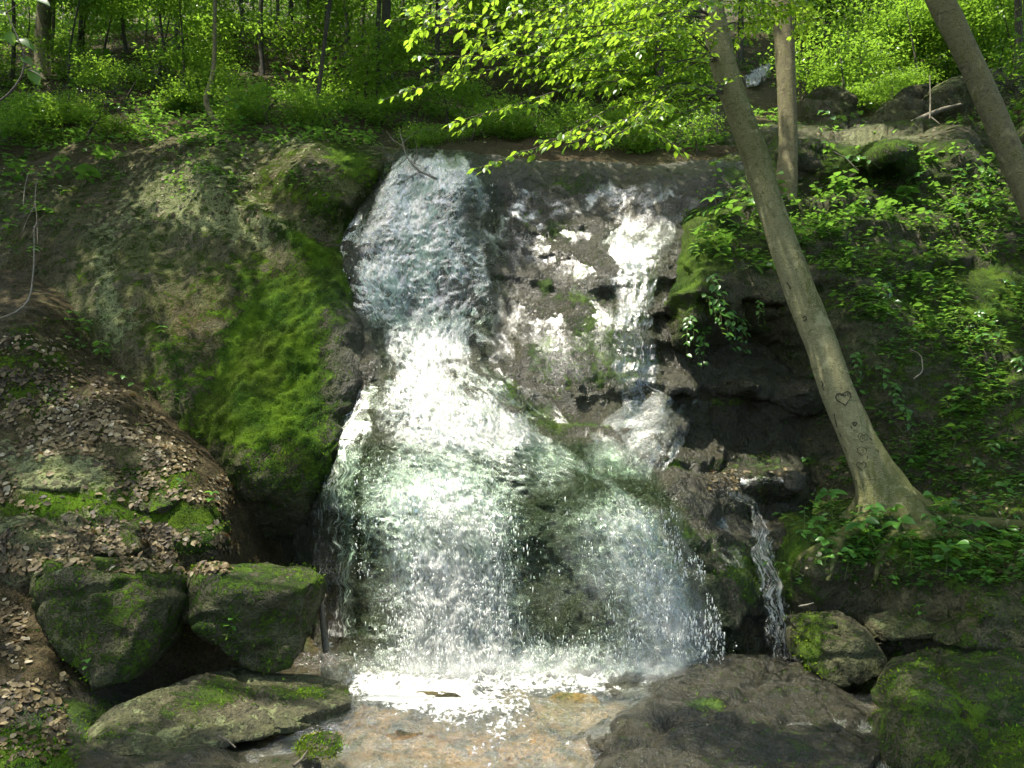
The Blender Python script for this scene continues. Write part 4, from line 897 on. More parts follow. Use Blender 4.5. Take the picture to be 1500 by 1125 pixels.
# --- boughs with leaves, flat layered sprays
def spray(rows, n_twig, tw_len, seed, leaf=.070, dens=1.0, lift=0):
    rg = np.random.default_rng(seed); main = resample(P(*np.array(rows, float).T), 30)
    N = len(main); main = main + np.stack([np.zeros(N), np.zeros(N), .05 * np.sin(np.linspace(0, 9, N) + seed)], -1); twigs = [(main, .008, .0022)]; pos = []; dr = []; nr = []; sz = []
    up = np.array([0, 0, 1.0])
    def leaves_on(q, sp):
        L = np.concatenate([[0], np.cumsum(np.linalg.norm(np.diff(q, axis=0), axis=1))]); s = sp * .4; sg = 1 if rg.random() < .5 else -1
        while s < L[-1]:
            p = np.array([np.interp(s, L, q[:, i]) for i in range(3)]); k = min(len(q) - 2, max(0, int(np.searchsorted(L, s)) - 1)); t = q[k + 1] - q[k]; t /= np.linalg.norm(t) + 1e-9
            la = np.cross(up, t); la /= np.linalg.norm(la) + 1e-9
            d = t * .7 + la * sg * rg.uniform(.5, 1.0) + up * rg.uniform(-.75, -.1) + rg.normal(0, .15, 3)
            nn = up + rg.normal(0, .38, 3) + la * sg * .25
            pos.append(p + rg.normal(0, .006, 3)); dr.append(d); nr.append(nn); sz.append(leaf * rg.uniform(.65, 1.15)); sg = -sg; s += sp * rg.uniform(.7, 1.3)
        p = q[-1]; t = q[-1] - q[-2]; pos.append(p); dr.append(t / np.linalg.norm(t) + up * -.3); nr.append(up + rg.normal(0, .3, 3)); sz.append(leaf * rg.uniform(.8, 1.1))
    for i in range(n_twig):
        s = .16 + .84 * (i + rg.random()) / n_twig; k = min(N - 2, int(s * (N - 1))); p = main[k]; t = main[k + 1] - main[k]; t /= np.linalg.norm(t)
        la = np.cross(up, t); la /= np.linalg.norm(la); sg = 1 if i % 2 else -1
        d = t * rg.uniform(.6, 1.1) + la * sg * rg.uniform(.45, 1.0) + up * rg.uniform(-.22, .16); d /= np.linalg.norm(d)
        L = tw_len * rg.uniform(.55, 1.1) * (1.15 - .65 * s); u = np.linspace(0, 1, 7)[:, None]
        q = p + d * L * u + up * (-.12 * L) * u ** 2 + rg.normal(0, .006, (7, 3)) * u
        twigs.append((q, .0045, .0012)); leaves_on(q, .052 / dens)
        if L > .3:
            for j in (2, 4):
                d2 = d + la * -sg * rg.uniform(.3, .9) * (1 if j == 2 else -1) + up * rg.uniform(-.25, .1); d2 /= np.linalg.norm(d2)
                q2 = q[j] + d2 * L * .45 * u + up * (-.06 * L) * u ** 2; twigs.append((q2, .003, .001)); leaves_on(q2, .052 / dens)
    leaves_on(main[int(N * .35):], .06 / dens)
    return twigs, np.array(pos), np.array(dr), np.array(nr), np.array(sz)
LEAF_MESH = {}
def leaf_mesh(kind, mat, i):
    key = (kind, mat.name, i)
    if key not in LEAF_MESH:
        tv, tf = {'oval': T_OVAL, 'broad': T_BROAD}[kind]; tv = tv.copy(); tv[:, 2] += .12 * (i - 1) * np.abs(tv[:, 1]) - .05 * i * tv[:, 0] ** 2
        m = mk_mesh('leaf', tv, tf, {'tint': np.full(len(tv), i / 4)}, False); m.materials.append(mat); LEAF_MESH[key] = m
    return LEAF_MESH[key]
def leaf_obj(parent, base, pos, d, n, size, kind, mat, i, name='leaf'):
    B = leaf_basis(np.array([d], float), np.array([n], float))[0] * size
    o = bpy.data.objects.new(name, leaf_mesh(kind, mat, i)); COL.objects.link(o); o.parent = parent
    M = Matrix(((*B[0], pos[0] - base[0]), (*B[1], pos[1] - base[1]), (*B[2], pos[2] - base[2]), (0, 0, 0, 1))); o.matrix_local = M
    return o
boughs = [
 ([(1044,15,7.4),(930,-2,7.0),(800,8,6.7),(680,18,6.5),(572,38,6.4)], 16, .62),
 ([(1045,20,7.4),(930,45,7.0),(800,50,6.8),(690,46,6.6),(608,34,6.5)], 16, .55),
 ([(1057,88,7.4),(930,72,7.0),(810,84,6.7),(700,92,6.5),(612,84,6.4)], 16, .55),
 ([(1057,88,7.4),(930,94,7.0),(800,104,6.8),(690,112,6.6),(620,124,6.5),(562,138,6.45)], 16, .42),
 ([(1065,130,7.4),(940,116,7.0),(850,132,6.7),(760,150,6.5),(700,158,6.4),(656,174,6.35)], 16, .45),
 ([(1065,130,7.4),(960,150,7.0),(880,170,6.7),(820,195,6.5),(760,216,6.4),(694,246,6.35)], 16, .42),
 ([(1064,128,7.4),(980,150,6.9),(900,172,6.5),(850,196,6.3),(790,214,6.2)], 14, .45),
 ([(1065,130,7.4),(960,128,6.9),(930,170,6.6),(965,205,6.5),(1004,232,6.45)], 12, .38),
 ([(1045,20,7.4),(950,25,7.1),(860,32,6.9),(770,58,6.7),(690,66,6.6)], 16, .6),
 ([(1065,130,7.4),(1000,160,6.9),(930,188,6.6),(880,208,6.5)], 12, .42),
 ([(1040,-18,7.4),(860,-30,6.9),(720,-22,6.6),(610,2,6.4)], 16, .6),
 ([(1057,88,7.4),(960,80,7.2),(880,70,7.0),(800,70,6.85)], 14, .75),
 ([(1045,20,7.4),(980,20,7.2),(900,10,7.05),(820,15,6.9)], 14, .8),
 ([(1057,88,7.4),(1000,50,7.0),(950,45,6.6),(890,60,6.2)], 12, .6),
 ([(1057,88,7.4),(1010,100,7.25),(960,110,7.1),(890,118,6.9)], 14, .7),
 ([(1045,20,7.4),(1010,5,6.9),(960,-5,6.5),(900,-2,6.1)], 12, .6),
 ([(1065,130,7.4),(1020,125,7.0),(985,140,6.7),(960,150,6.5)], 8, .4),
 ([(1057,88,7.4),(1030,60,7.2),(985,50,7.1),(940,40,6.95)], 12, .6),
 ([(1045,20,7.4),(1000,-10,7.2),(950,-18,7.05),(900,-25,6.9)], 12, .6),
 ([(1065,130,7.4),(1030,140,7.2),(990,165,7.05),(950,185,6.95)], 10, .45),
 ([(1040,-20,7.45),(1080,-10,7.6),(1120,5,7.8),(1170,20,8.0)], 12, .6),
 ([(1050,50,7.45),(1090,30,7.9),(1140,20,8.3),(1200,30,8.6)], 12, .7),
]
BL = []      # every leaf of the beech: (bough, pos, dir, nor, size)
bough_parts = []
for i, (rows, nt, tl) in enumerate(boughs):
    rows = [(a, b, 7.4 - (7.4 - y) * 1.85 if y < 7.4 else y) for a, b, y in rows]
    tw, pos, dr, nr, sz = spray(rows, nt, tl, 300 + i)
    mb = MB()
    for q, r0, r1 in tw: mb.add(tube(q, np.linspace(r0, r1, len(q)), 5))
    b = child('branch', mb.mesh('branch'), M_TWIG, beech); bough_parts.append(b)
    for j in range(len(pos)): BL.append((i, pos[j], dr[j], nr[j], sz[j]))
bi = np.array([x[0] for x in BL]); bpos = np.array([x[1] for x in BL]); bdr = np.array([x[2] for x in BL]); bnr = np.array([x[3] for x in BL]); bsz = np.array([x[4] for x in BL])
lx, ly = proj(bpos); vd = bpos - CAM; ds = np.linalg.norm(vd, axis=1); nn = bnr / np.linalg.norm(bnr, axis=1, keepdims=True)
big = bsz / ds * (.4 + np.abs((nn * vd).sum(1) / ds)); big[(lx < 20) | (lx > 1480) | (ly < 15) | (bpos[:, 1] > 7.2)] = 0; big[lx > 880] *= .8
front = np.zeros(len(BL), bool); front[np.argsort(-big)[:300]] = True
base = np.array(beech.location)
for j in np.where(front)[0]: leaf_obj(bough_parts[bi[j]], (0, 0, 0), bpos[j], bdr[j], bnr[j], bsz[j], 'oval', M_LEAF_BEECH, int(j) % 4)
for i in range(len(boughs)):
    k = (~front) & (bi == i)
    v, f, ti = leaves_vf(bpos[k], bdr[k], bnr[k], bsz[k], T_OVAL)
    o = obj('foliage', mk_mesh('foliage', v, f, {'tint': ti}, False), M_LEAF_BEECH, bough_parts[i]); o['kind'] = 'stuff'
print('beech leaves', len(BL))

# --- leaf clouds shared by the forest
def cloud(seed, n, rx, ry, rz, leaf, layers=7):
    rg = np.random.default_rng(seed); ctr = rand_dirs(26, rg) * rg.random((26, 1)) ** .5 * [rx, ry, rz] * .85
    ctr[:, 2] = np.round(ctr[:, 2] / (rz * 2 / layers)) * (rz * 2 / layers)
    k = rg.integers(0, 26, n); p = ctr[k] + rg.normal(size=(n, 3)) * [rx * .26, ry * .26, rz * .07]
    d = rg.normal(size=(n, 3)) * [1, 1, .35] + [0, 0, -.3]; nr_ = np.array([0, 0, 1.0]) + rg.normal(0, .42, (n, 3))
    v, f, ti = leaves_vf(p, d, nr_, leaf * rg.uniform(.6, 1.2, n), T_FAR, rg.random(n))
    return v, f, ti, ctr
CLOUDS = []
for i in range(5):
    v, f, ti, ctr = cloud(500 + i, 1500, 1.15, 1.0, .55, .105)
    CLOUDS.append(mk_mesh('leaf_cloud', v, f, {'tint': ti}, False)); CLOUDS[-1].materials.append(M_LEAF_FOREST)
def ground_z(x, y):
    h = drop(x, y, 40); return h[0].z if h else float(R_HILL(np.array(x * 50), np.array(y * 50)))
ORD = ['first','second','third','fourth','fifth','sixth','seventh','eighth','ninth','tenth','eleventh','twelfth','thirteenth','fourteenth','fifteenth','sixteenth','seventeenth','eighteenth','nineteenth','twentieth',
       'twenty-first','twenty-second','twenty-third','twenty-fourth','twenty-fifth','twenty-sixth','twenty-seventh','twenty-eighth','twenty-ninth','thirtieth']
def nth(i):
    T = ['', 'teen', 'twenty', 'thirty', 'forty', 'fifty', 'sixty', 'seventy', 'eighty', 'ninety', 'hundred', 'hundred-and-ten', 'hundred-and-twenty']
    return ORD[i] if i < 20 else (T[(i + 1) // 10] + '-' + ORD[(i + 1) % 10 - 1] if (i + 1) % 10 else {20: 'twentieth', 30: 'thirtieth', 40: 'fortieth', 50: 'fiftieth', 60: 'sixtieth', 70: 'seventieth', 80: 'eightieth', 90: 'ninetieth', 100: 'hundredth', 110: 'hundred-and-tenth', 120: 'hundred-and-twentieth'}[i + 1])
def tree_thing(rows, name, label, mat, group=None, crown=None, bump=.08, sides=10, fit=True):
    h = cast(rows[1][0], min(1120, rows[1][1]))
    if h is not None and fit:
        dy = h[0].y + .05 - rows[1][2]; rows = [(a[0], a[1], a[2] + dy, a[3]) for a in rows]
    q, r = trunk_path(rows, 40); q = np.vstack([q[0] - [0, 0, .5], q]); r = np.concatenate([[r[0] * 1.05], r]); t = empty(name, q[0]); tag(t, label, 'tree', group)
    v, f = tube(q, r, sides, bump, int(rows[0][0]), bscale=6)
    child('trunk', mk_mesh_mixed('trunk', v, f, attrs={'moss': np.full(len(v), .05)}), mat, t)
    rg = random.Random(int(rows[0][0] * 3))
    if crown:
        for (s, off, sc) in crown:
            p = q[min(len(q) - 1, int(s * (len(q) - 1)))]; c = p + np.array(off)
            mb = MB(); u = np.linspace(0, 1, 6)[:, None]; mb.add(tube(p + (c - p) * u + np.array([0, 0, .12]) * np.sin(u * 3.1) * np.linalg.norm(c - p), np.linspace(r[min(len(r) - 1, int(s * (len(r) - 1)))] * .35 + .004, .004, 6), 5))
            b = child('branch', mb.mesh('branch'), M_TWIG, t)
            o = obj('foliage', rg.choice(CLOUDS)); o.parent = b; o.location = c; o.rotation_euler = (rg.uniform(-.15, .15), rg.uniform(-.15, .15), rg.uniform(0, 6.28)); o.scale = (sc, sc, sc * rg.uniform(.8, 1.2)); o['kind'] = 'stuff'
    return t, q
# twin trunk behind the beech, and the one leaning in from the right
tree_thing(extend([(1150,300,9.6,36),(1152,283,9.6,32),(1155,200,9.6,27),(1151,100,9.6,29),(1146,0,9.6,33)], -8, -80, 5, 0, .95), 'forest_tree', 'upright brown trunk standing close behind the leaning beech', M_BARK, sides=16)
tree_thing(extend([(1700,735,7.3,85),(1672,680,7.35,56),(1635,580,7.4,47),(1575,440,7.4,43),(1532,345,7.4,40),(1513,300,7.4,39),(1497,262,7.4,38),(1469,200,7.4,35),(1427,100,7.4,34),(1377,0,7.4,38)], -36, -80, 4, .1, .95), 'forest_tree', 'speckled trunk leaning in from the upper right corner', M_BARK, sides=18, fit=False)
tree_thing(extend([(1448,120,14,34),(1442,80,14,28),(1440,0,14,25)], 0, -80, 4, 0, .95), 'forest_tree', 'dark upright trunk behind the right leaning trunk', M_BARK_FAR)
tree_thing(extend([(70,125,12.5,34),(64,108,12.5,25),(62,60,12.5,22),(66,0,12.5,21)], 3, -80, 4, 0, .95), 'forest_tree', 'stout rough barked trunk at the upper left', M_BARK, sides=14)
tree_thing(extend([(332,190,11.2,10),(318,184,11.2,9),(308,168,11.2,8),(297,146,11.2,10),(310,122,11.2,7),(314,90,11.3,6),(315,0,11.5,6)], 0, -80, 3, 0, .9), 'crooked_sapling', 'thin crooked sapling bent like a hook above the outcrop', M_BARK)
# slim trunks in the shaded wood: (px top, px base, py base, Y, width)
SLIM = [(20,18,120,12.5,6),(78,76,110,15,5),(120,112,95,17,7),(176,186,80,19,6),(232,250,130,14,4),(262,256,70,19,7),(352,356,60,20,7),(382,384,110,16.5,8),(408,402,70,19,6),(428,424,60,20,9),(452,444,100,17,6),
        (482,462,178,12.6,7),(478,474,130,14.5,6),(505,510,80,19,8),(532,530,70,19.5,7),(555,553,160,13.5,8),(590,592,70,20,7),(640,640,120,17,8),(722,724,110,18,7),(1010,1008,100,18,10),(1085,1083,90,19,9),(1212,1214,70,19,10),(1262,1266,100,18,7),(1322,1318,70,20,10),(1492,1490,130,16,12)]
SLIM.sort(key=lambda a: a[1])
for i, (a, b, c, Y, w) in enumerate(SLIM):
    rgx = random.Random(i); rows = [(b, c + 6, Y, w * 1.5), (b, c, Y, w * 1.15)] + [(b + (a - b) * s + rgx.uniform(-2, 2), c * (1 - s), Y, w * (1 - .1 * s)) for s in (.33, .66, 1)]
    rows = extend(rows, (a - b) * .4, -70, 4, 0, .88)
    cr = []
    for k in range(rgx.choice([1, 2, 2])):
        cr.append((rgx.uniform(.35, .8), (rgx.uniform(-1, 1), rgx.uniform(-.7, .7), rgx.uniform(.2, .9)), rgx.uniform(.75, 1.2)))
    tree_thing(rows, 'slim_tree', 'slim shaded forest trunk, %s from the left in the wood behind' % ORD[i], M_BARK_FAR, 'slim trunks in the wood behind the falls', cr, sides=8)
# leafy saplings and bushes filling the wood
rgb = random.Random(5); k = 0; SAP = []
for Y, n in ((13.5, 13), (15.5, 20), (18, 22), (21, 22), (24, 22)):
    for i in range(n):
        px = -120 + 1740 * (i + rgb.random()) / n; SAP.append((px, Y + rgb.uniform(-1, 1)))
SAP = [s for s in SAP if not (560 < s[0] < 1140 and s[1] < 15.5) and not (1140 < s[0] < 1500 and s[1] < 14.9) and not (1020 < s[0] < 1195 and s[1] < 24)]
SAP += [(p_, y_) for p_, y_ in ((1225,15.5),(1235,17),(1245,15.8),(1290,17),(1330,16),(1370,17.5),(1410,16),(1470,15.5),(1500,17),(1240,20),(1270,20),(1350,21),(1430,20),(985,17),(940,16.5),(880,17))]
LOW = []
for i in range(46):
    px = -60 + 1600 * (i + rgb.random()) / 46; LOW.append((px, rgb.uniform(11.6, 15.5)))
LOW = [s for s in LOW if not (1045 < s[0] < 1180) and not (560 < s[0] < 1060 and s[1] < 13.2) and not (1160 < s[0] < 1520 and s[1] < 14.8)]
LOW += [(600, 12.4), (690, 12.7), (775, 13.0), (860, 12.8), (955, 13.0), (1010, 12.7)]
SAP += [(a, b, 1) for a, b in LOW]
SAP.sort(key=lambda a: a[0])
nl = nh = 0
for i, S_ in enumerate(SAP):
    px, Y = S_[:2]; low = len(S_) > 2
    x = (px - 750) / FPX * Y * 1.08; z = ground_z(x, Y); h = rgb.uniform(1.0, 2.6) * (1 if Y < 20 else 1.4) if not low else rgb.uniform(.3, .6)
    t = empty('low_bush' if low else 'leafy_sapling', (x, Y, z - .05)); tag(t, None, 'bush' if low else 'sapling', 'low bushes on the wooded slope' if low else 'leafy saplings in the wood behind the falls')
    t['label'] = ('low leafy bush on the wooded slope, %s from the left' % nth(nl)) if low else 'leafy sapling, %s from the left edge in the shaded wood behind the falls' % nth(nh)
    nl += low; nh += not low
    q = np.array([(0, 0, 0), (rgb.uniform(-.1, .1), 0, h * .4), (rgb.uniform(-.25, .25), rgb.uniform(-.1, .1), h)])
    q = resample(q, 8); v, f = tube(q, np.linspace(.03, .01, 8), 6); obj('stem', mk_mesh_mixed('stem', v, f), M_BARK_FAR, t)
    for j in range(2 if rgb.random() < .6 else 1):
        o = obj('foliage', rgb.choice(CLOUDS)); o.parent = t; sc = rgb.uniform(.7, 1.1) * (1 if Y < 20 else 1.55) * (.55 if low else 1); o.location = (rgb.uniform(-.5, .5), rgb.uniform(-.4, .4), h * (1.0 if j == 0 else .45)); o.scale = (sc, sc, sc); o.rotation_euler = (rgb.uniform(-.2, .2), rgb.uniform(-.2, .2), rgb.uniform(0, 6.3)); o['kind'] = 'stuff'
# ------------------------------------------------------------------ leaf litter, undergrowth, plants
def litter(name, regions, label, seed, size=.044):
    rg = np.random.default_rng(seed); pos = []; nor = []
    for (x0, y0, x1, y1, n, mask) in regions:
        for _ in range(n):
            a, b = rg.uniform(x0, x1), rg.uniform(y0, y1)
            if mask and rg.random() > mask(a, b): continue
            if rg.random() > sstep(-.5, .05, noise3(np.array([a / 38, b / 22, seed * 1.0]), 8)): continue
            h = cast(a, b)
            if h and h[1].z > .12: pos.append(np.array(h[0]) + np.array(h[1]) * rg.uniform(.002, .014)); nor.append(np.array(h[1]))
    pos = np.array(pos); nor = np.array(nor); n = len(pos)
    d = np.cross(nor, rand_dirs(n, rg)); nn = nor + rg.normal(0, .2, (n, 3)); d = d + rg.normal(0, .2, (n, 3))
    v, f, ti = leaves_vf(pos, d, nn, size * (.45 + 1.1 * rg.random(n) ** 2), T_BROAD, np.clip(rg.normal(.45, .26, n) + .35 * noise3(pos * 2.0, 3), 0, 1))
    o = obj(name, mk_mesh(name, v, f, {'tint': ti}, False), M_LITTER); tag(o, label, None, None, 'stuff'); return o
bank_mask = lambda a, b: (b > np.interp(a, [-60, 60, 330, 345], [445, 455, 695, 720])) * (.3 + .7 * float(sstep(470, 590, np.array(b - a * .3)))) * (1.0 - min(.93, float(spots(np.array(a), np.array(b), [(70, 690, 130, 34, 1.1, 10), (60, 760, 110, 30, .9), (250, 770, 40, 30, .8), (140, 740, 80, 24, .6)]))))
litter('leaf_litter', [(-60, 455, 340, 840, 18000, bank_mask), (-230, 470, -60, 1100, 2500, None), (-40, 880, 40, 1110, 700, None), (40, 990, 100, 1110, 300, None), (180, 770, 350, 822, 800, None)], 'brown fallen beech leaves matted over the left bank', 31)
litter('leaf_litter', [(-40, 120, 480, 330, 2600, lambda a, b: .55), (1040, 690, 1160, 725, 200, None), (1180, 640, 1500, 860, 500, None), (1040, 560, 1120, 580, 60, None), (560, 150, 1100, 235, 900, None), (1170, 185, 1420, 205, 120, None)], 'scattered dead leaves on the upper slopes and ledges', 32)
# fuzz of moss cushions, too fine to count
rg = np.random.default_rng(77); pos = []; nor = []
for G_, n_, mo_ in MOSSV:
    q = noise3(G_ * 3.1, 9) * .35 + noise3(G_ * 9.0, 10) * .25
    k = np.where((np.clip((mo_ + q - .42) * 2.2, 0, 1) > rg.random(len(mo_))))[0]
    a_, b_ = proj(G_[k]); k = k[(a_ > -60) & (a_ < 1560) & (b_ > -20) & (b_ < 1150)]
    if len(k) > 14000: k = rg.choice(k, 14000, False)
    pos.append(G_[k] + rg.normal(0, .012, (len(k), 3))); nor.append(n_[k])
pos = np.vstack(pos); nor = np.vstack(nor); n = len(pos)
d_ = nor + rg.normal(0, .55, (n, 3)) + [0, 0, .2]
v, f, ti = leaves_vf(pos - nor * .004, d_, np.cross(d_, rand_dirs(n, rg)), rg.uniform(.012, .028, n), T_FAR, rg.random(n))
tag(obj('moss', mk_mesh('moss', v, f, {'tint': ti}, False), M_MOSS), 'fuzzy green moss cushions on the rocks', None, None, 'stuff'); print('moss tufts', n)
# low green undergrowth that reads as one mass
rg = np.random.default_rng(61); pos = []; dr = []; nr = []; sz = []
def rosette(c, n, s):
    for _ in range(n):
        a = rg.uniform(0, 6.28); d = np.array([math.cos(a), math.sin(a), rg.uniform(-.35, .25)])
        pos.append(c + np.array([d[0] * .3 * s, d[1] * .3 * s, rg.uniform(.0, .8) * s])); dr.append(d); nr.append(np.array([0, 0, 1.0]) + rg.normal(0, .3, 3)); sz.append(s * rg.uniform(.35, .7))
tx = np.random.default_rng(62)
for _ in range(5200):
    y = 10.8 + 12 * tx.random() ** 1.3; x = (tx.uniform(-150, 1650) - 750) / FPX * y * 1.06
    if noise3(np.array([x * .55, y * .55, 0.5]), 5) < -.25: continue
    if y < 12.8 and 555 < 750 + FPX * x / y / 1.06 < 1150: continue
    i = int((y - 10.0) / .10); j = int((x + 26) / .11)
    if not (0 <= i < Gh.shape[0] and 0 <= j < Gh.shape[1]): continue
    rosette(Gh[i, j], int(tx.integers(4, 9)), tx.uniform(.13, .30))
def cover(n, x0, y0, x1, y1, s0, s1, thr):
    for _ in range(n):
        a, b = tx.uniform(x0, x1), tx.uniform(y0, y1)
        if noise3(np.array([a / 55, b / 45, 1.5]), 15) < thr: continue
        h = cast(a, b)
        if h and h[1].z > .05: rosette(np.array(h[0]), int(tx.integers(4, 8)), tx.uniform(s0, s1))
cover(2300, 1200, 215, 1520, 720, .09, .19, -.12); cover(700, 1180, 735, 1520, 860, .08, .16, -.3); cover(420, 1020, 285, 1250, 400, .09, .18, -.3); cover(500, 0, 150, 520, 300, .08, .17, .05); cover(420, -20, 165, 560, 216, .09, .2, -.35); cover(160, 60, 430, 320, 640, .05, .09, .3)
v, f, ti = leaves_vf(np.array(pos), np.array(dr), np.array(nr), np.array(sz), T_FAR)
tag(obj('undergrowth', mk_mesh('undergrowth', v, f, {'tint': ti}, False), M_LEAF_PLANT), 'low green undergrowth creeping over the hillside and mossy slopes', None, None, 'stuff')

# plants one can pick out: prototypes
def proto(kind, seed):
    rg = np.random.default_rng(seed); stems = []; L = []; up = np.array([0, 0, 1.0])
    if kind == 'whorl':
        h = rg.uniform(.12, .24); stems.append((np.array([(0, 0, -.03), (.01, 0, h * .5), (rg.uniform(-.02, .02), 0, h)]), .0035))
        for tier, (z, n, s) in enumerate(((h, 5, .085), (h * .6, 4, .075))):
            a0 = rg.uniform(0, 6)
            for i in range(n):
                a = a0 + i * 6.283 / n + rg.normal(0, .2); d = np.array([math.cos(a), math.sin(a), rg.uniform(-.45, .05)]); L.append((np.array([0, 0, z]) + d * .012, d, up + rg.normal(0, .25, 3), s * rg.uniform(.75, 1.2)))
    elif kind == 'spray':
        for k in range(3):
            a = rg.uniform(0, 6.28); ln = rg.uniform(.22, .40); t = np.linspace(0, 1, 7)[:, None]; o = np.array([math.cos(a), math.sin(a), 0])
            q = o * ln * .8 * t + up * ln * (.75 * t - .45 * t ** 2) - up * .03 * (1 - t); stems.append((q, .003)); sg = 1
            for i in range(2, 7):
                la = np.cross(up, o) * sg; d = o * .6 + la * rg.uniform(.5, 1) + up * rg.uniform(-.5, 0); L.append((q[i], d, up + rg.normal(0, .25, 3), .075 * rg.uniform(.7, 1.2))); sg = -sg
    else:   # hanging
        for k in range(3):
            a = rg.uniform(-2.6, -.5); ln = rg.uniform(.22, .42); t = np.linspace(0, 1, 8)[:, None]; o = np.array([math.cos(a), math.sin(a), 0])
            q = o * ln * (.55 * t - .2 * t ** 2) + up * ln * (.12 * t - .95 * t ** 2); stems.append((q, .0025)); sg = 1
            for i in range(1, 8):
                la = np.cross(up, o) * sg; d = o * .4 + la * rg.uniform(.4, 1) + up * rg.uniform(-.9, -.2); L.append((q[i], d, o * .6 + up * .7 + rg.normal(0, .25, 3), .055 * rg.uniform(.7, 1.25))); sg = -sg
    mb = MB()
    for q, r in stems: mb.add(tube(resample(q, 8, False), np.linspace(r, r * .4, 8), 4))
    return mb.mesh('stem'), L
PROTO = {k: [proto(k, 40 + 7 * i + len(k)) for i in range(3)] for k in ('whorl', 'spray', 'hang')}
M_STEM = plain_mat('green_stem', (.05, .08, .02), (.10, .12, .04), 50)
def plant(px, py, kind, sc, label, group, rnd, mat=None, name='leafy_plant'):
    h = cast(px, py)
    if h is None: return
    p = np.array(h[0]) + np.array(h[1]) * .005; stem, L = rnd.choice(PROTO[kind])
    t = empty(name, p); tag(t, label, 'plant', group)
    t.rotation_euler = (rnd.uniform(-.2, .2) + (.25 if kind != 'hang' else 0), rnd.uniform(-.2, .2), rnd.uniform(0, 6.28) if kind != 'hang' else rnd.uniform(-.5, .5)); t.scale = (sc, sc, sc)
    obj('stem', stem, M_STEM, t)
    for i, (q, d, n, s) in enumerate(L): leaf_obj(t, (0, 0, 0), q, d, n, s, 'broad' if kind == 'whorl' else 'oval', mat or M_LEAF_PLANT, i % 4)
def zone(spots_, kinds, sc, phrase, group, seed, name='leafy_plant'):
    rnd = random.Random(seed); sp = sorted(spots_)
    for i, (a, b) in enumerate(sp): plant(a, b, rnd.choice(kinds), sc * rnd.uniform(.8, 1.25), phrase % nth(i), group, rnd, None, name)
def rndspots(n, x0, y0, x1, y1, seed, dmin=14):
    r = random.Random(seed); out = []
    for _ in range(n * 40):
        p = (r.uniform(x0, x1), r.uniform(y0, y1))
        if all(math.hypot(p[0] - q[0], (p[1] - q[1])) > dmin for q in out): out.append(p)
        if len(out) >= n: break
    return out
zone(rndspots(26, 1030, 285, 1260, 400, 1, 18), ('spray', 'whorl', 'spray'), 1.5, 'leafy green plant on the shelf above the dark overhang, %s from the left', 'plants on the shelf above the overhang', 1)
zone(rndspots(24, 1190, 225, 1495, 340, 2, 20), ('spray', 'whorl'), 1.4, 'leafy plant on the slope under the flat ledge, %s from the left', 'plants under the flat ledge', 2)
zone([(1040,405),(1025,430),(1050,440),(1012,465),(1068,455),(1085,468),(1035,480),(1110,440)], ('hang',), 1.25, 'trailing plant hanging over the mossy lip of the overhang, %s from the left', 'trailing plants on the overhang lip', 3, 'trailing_plant')
zone(rndspots(32, 1235, 380, 1495, 720, 4, 26), ('whorl', 'spray', 'hang'), 1.25, 'small leafy plant on the mossy ledges right of the trunk, %s from the left', 'plants on the mossy ledges', 4)
zone(rndspots(26, 1175, 760, 1480, 850, 5, 18), ('whorl', 'whorl', 'spray'), 1.25, 'broad leaved seedling among the beech roots, %s from the left', 'seedlings among the beech roots', 5, 'seedling')
zone(rndspots(16, 0, 175, 150, 300, 6, 22), ('spray', 'whorl'), 1.6, 'leafy plant on the shaded slope at the upper left edge, %s from the left', 'plants on the upper left slope', 6)
zone(rndspots(7, 0, 310, 90, 400, 7, 22), ('spray',), 1.3, 'shaded plant at the left edge beside the outcrop, %s from the left', 'plants beside the outcrop', 7)
zone([(100,482),(118,498),(135,515),(150,532),(208,572),(250,590)], ('whorl', 'spray'), 1.0, 'small plant in the crack between leaf bank and outcrop, %s from the left', 'plants in the crack under the outcrop', 8)
zone(rndspots(18, 150, 95, 500, 190, 9, 26), ('spray', 'whorl'), 1.8, 'green seedling on the slope above the outcrop, %s from the left', 'seedlings above the outcrop', 9, 'seedling')
zone([(332,933),(128,990),(305,745),(260,718),(235,495),(290,650)], ('whorl',), .6, 'tiny bright sprig growing on the left rocks, %s from the left', 'tiny sprigs on the left rocks', 10, 'sprig')
zone([(1143,628),(1180,690),(1222,838),(1355,913)], ('whorl',), .7, 'tiny sprig on the dark right ledges, %s from the left', 'tiny sprigs on the right ledges', 11, 'sprig')
zone([(1228,180)], ('spray',), 2.2, 'sunlit bushy sprig in front of the dark boulder, %s on the flat ledge', 'sprig on the flat ledge', 12, 'sprig')

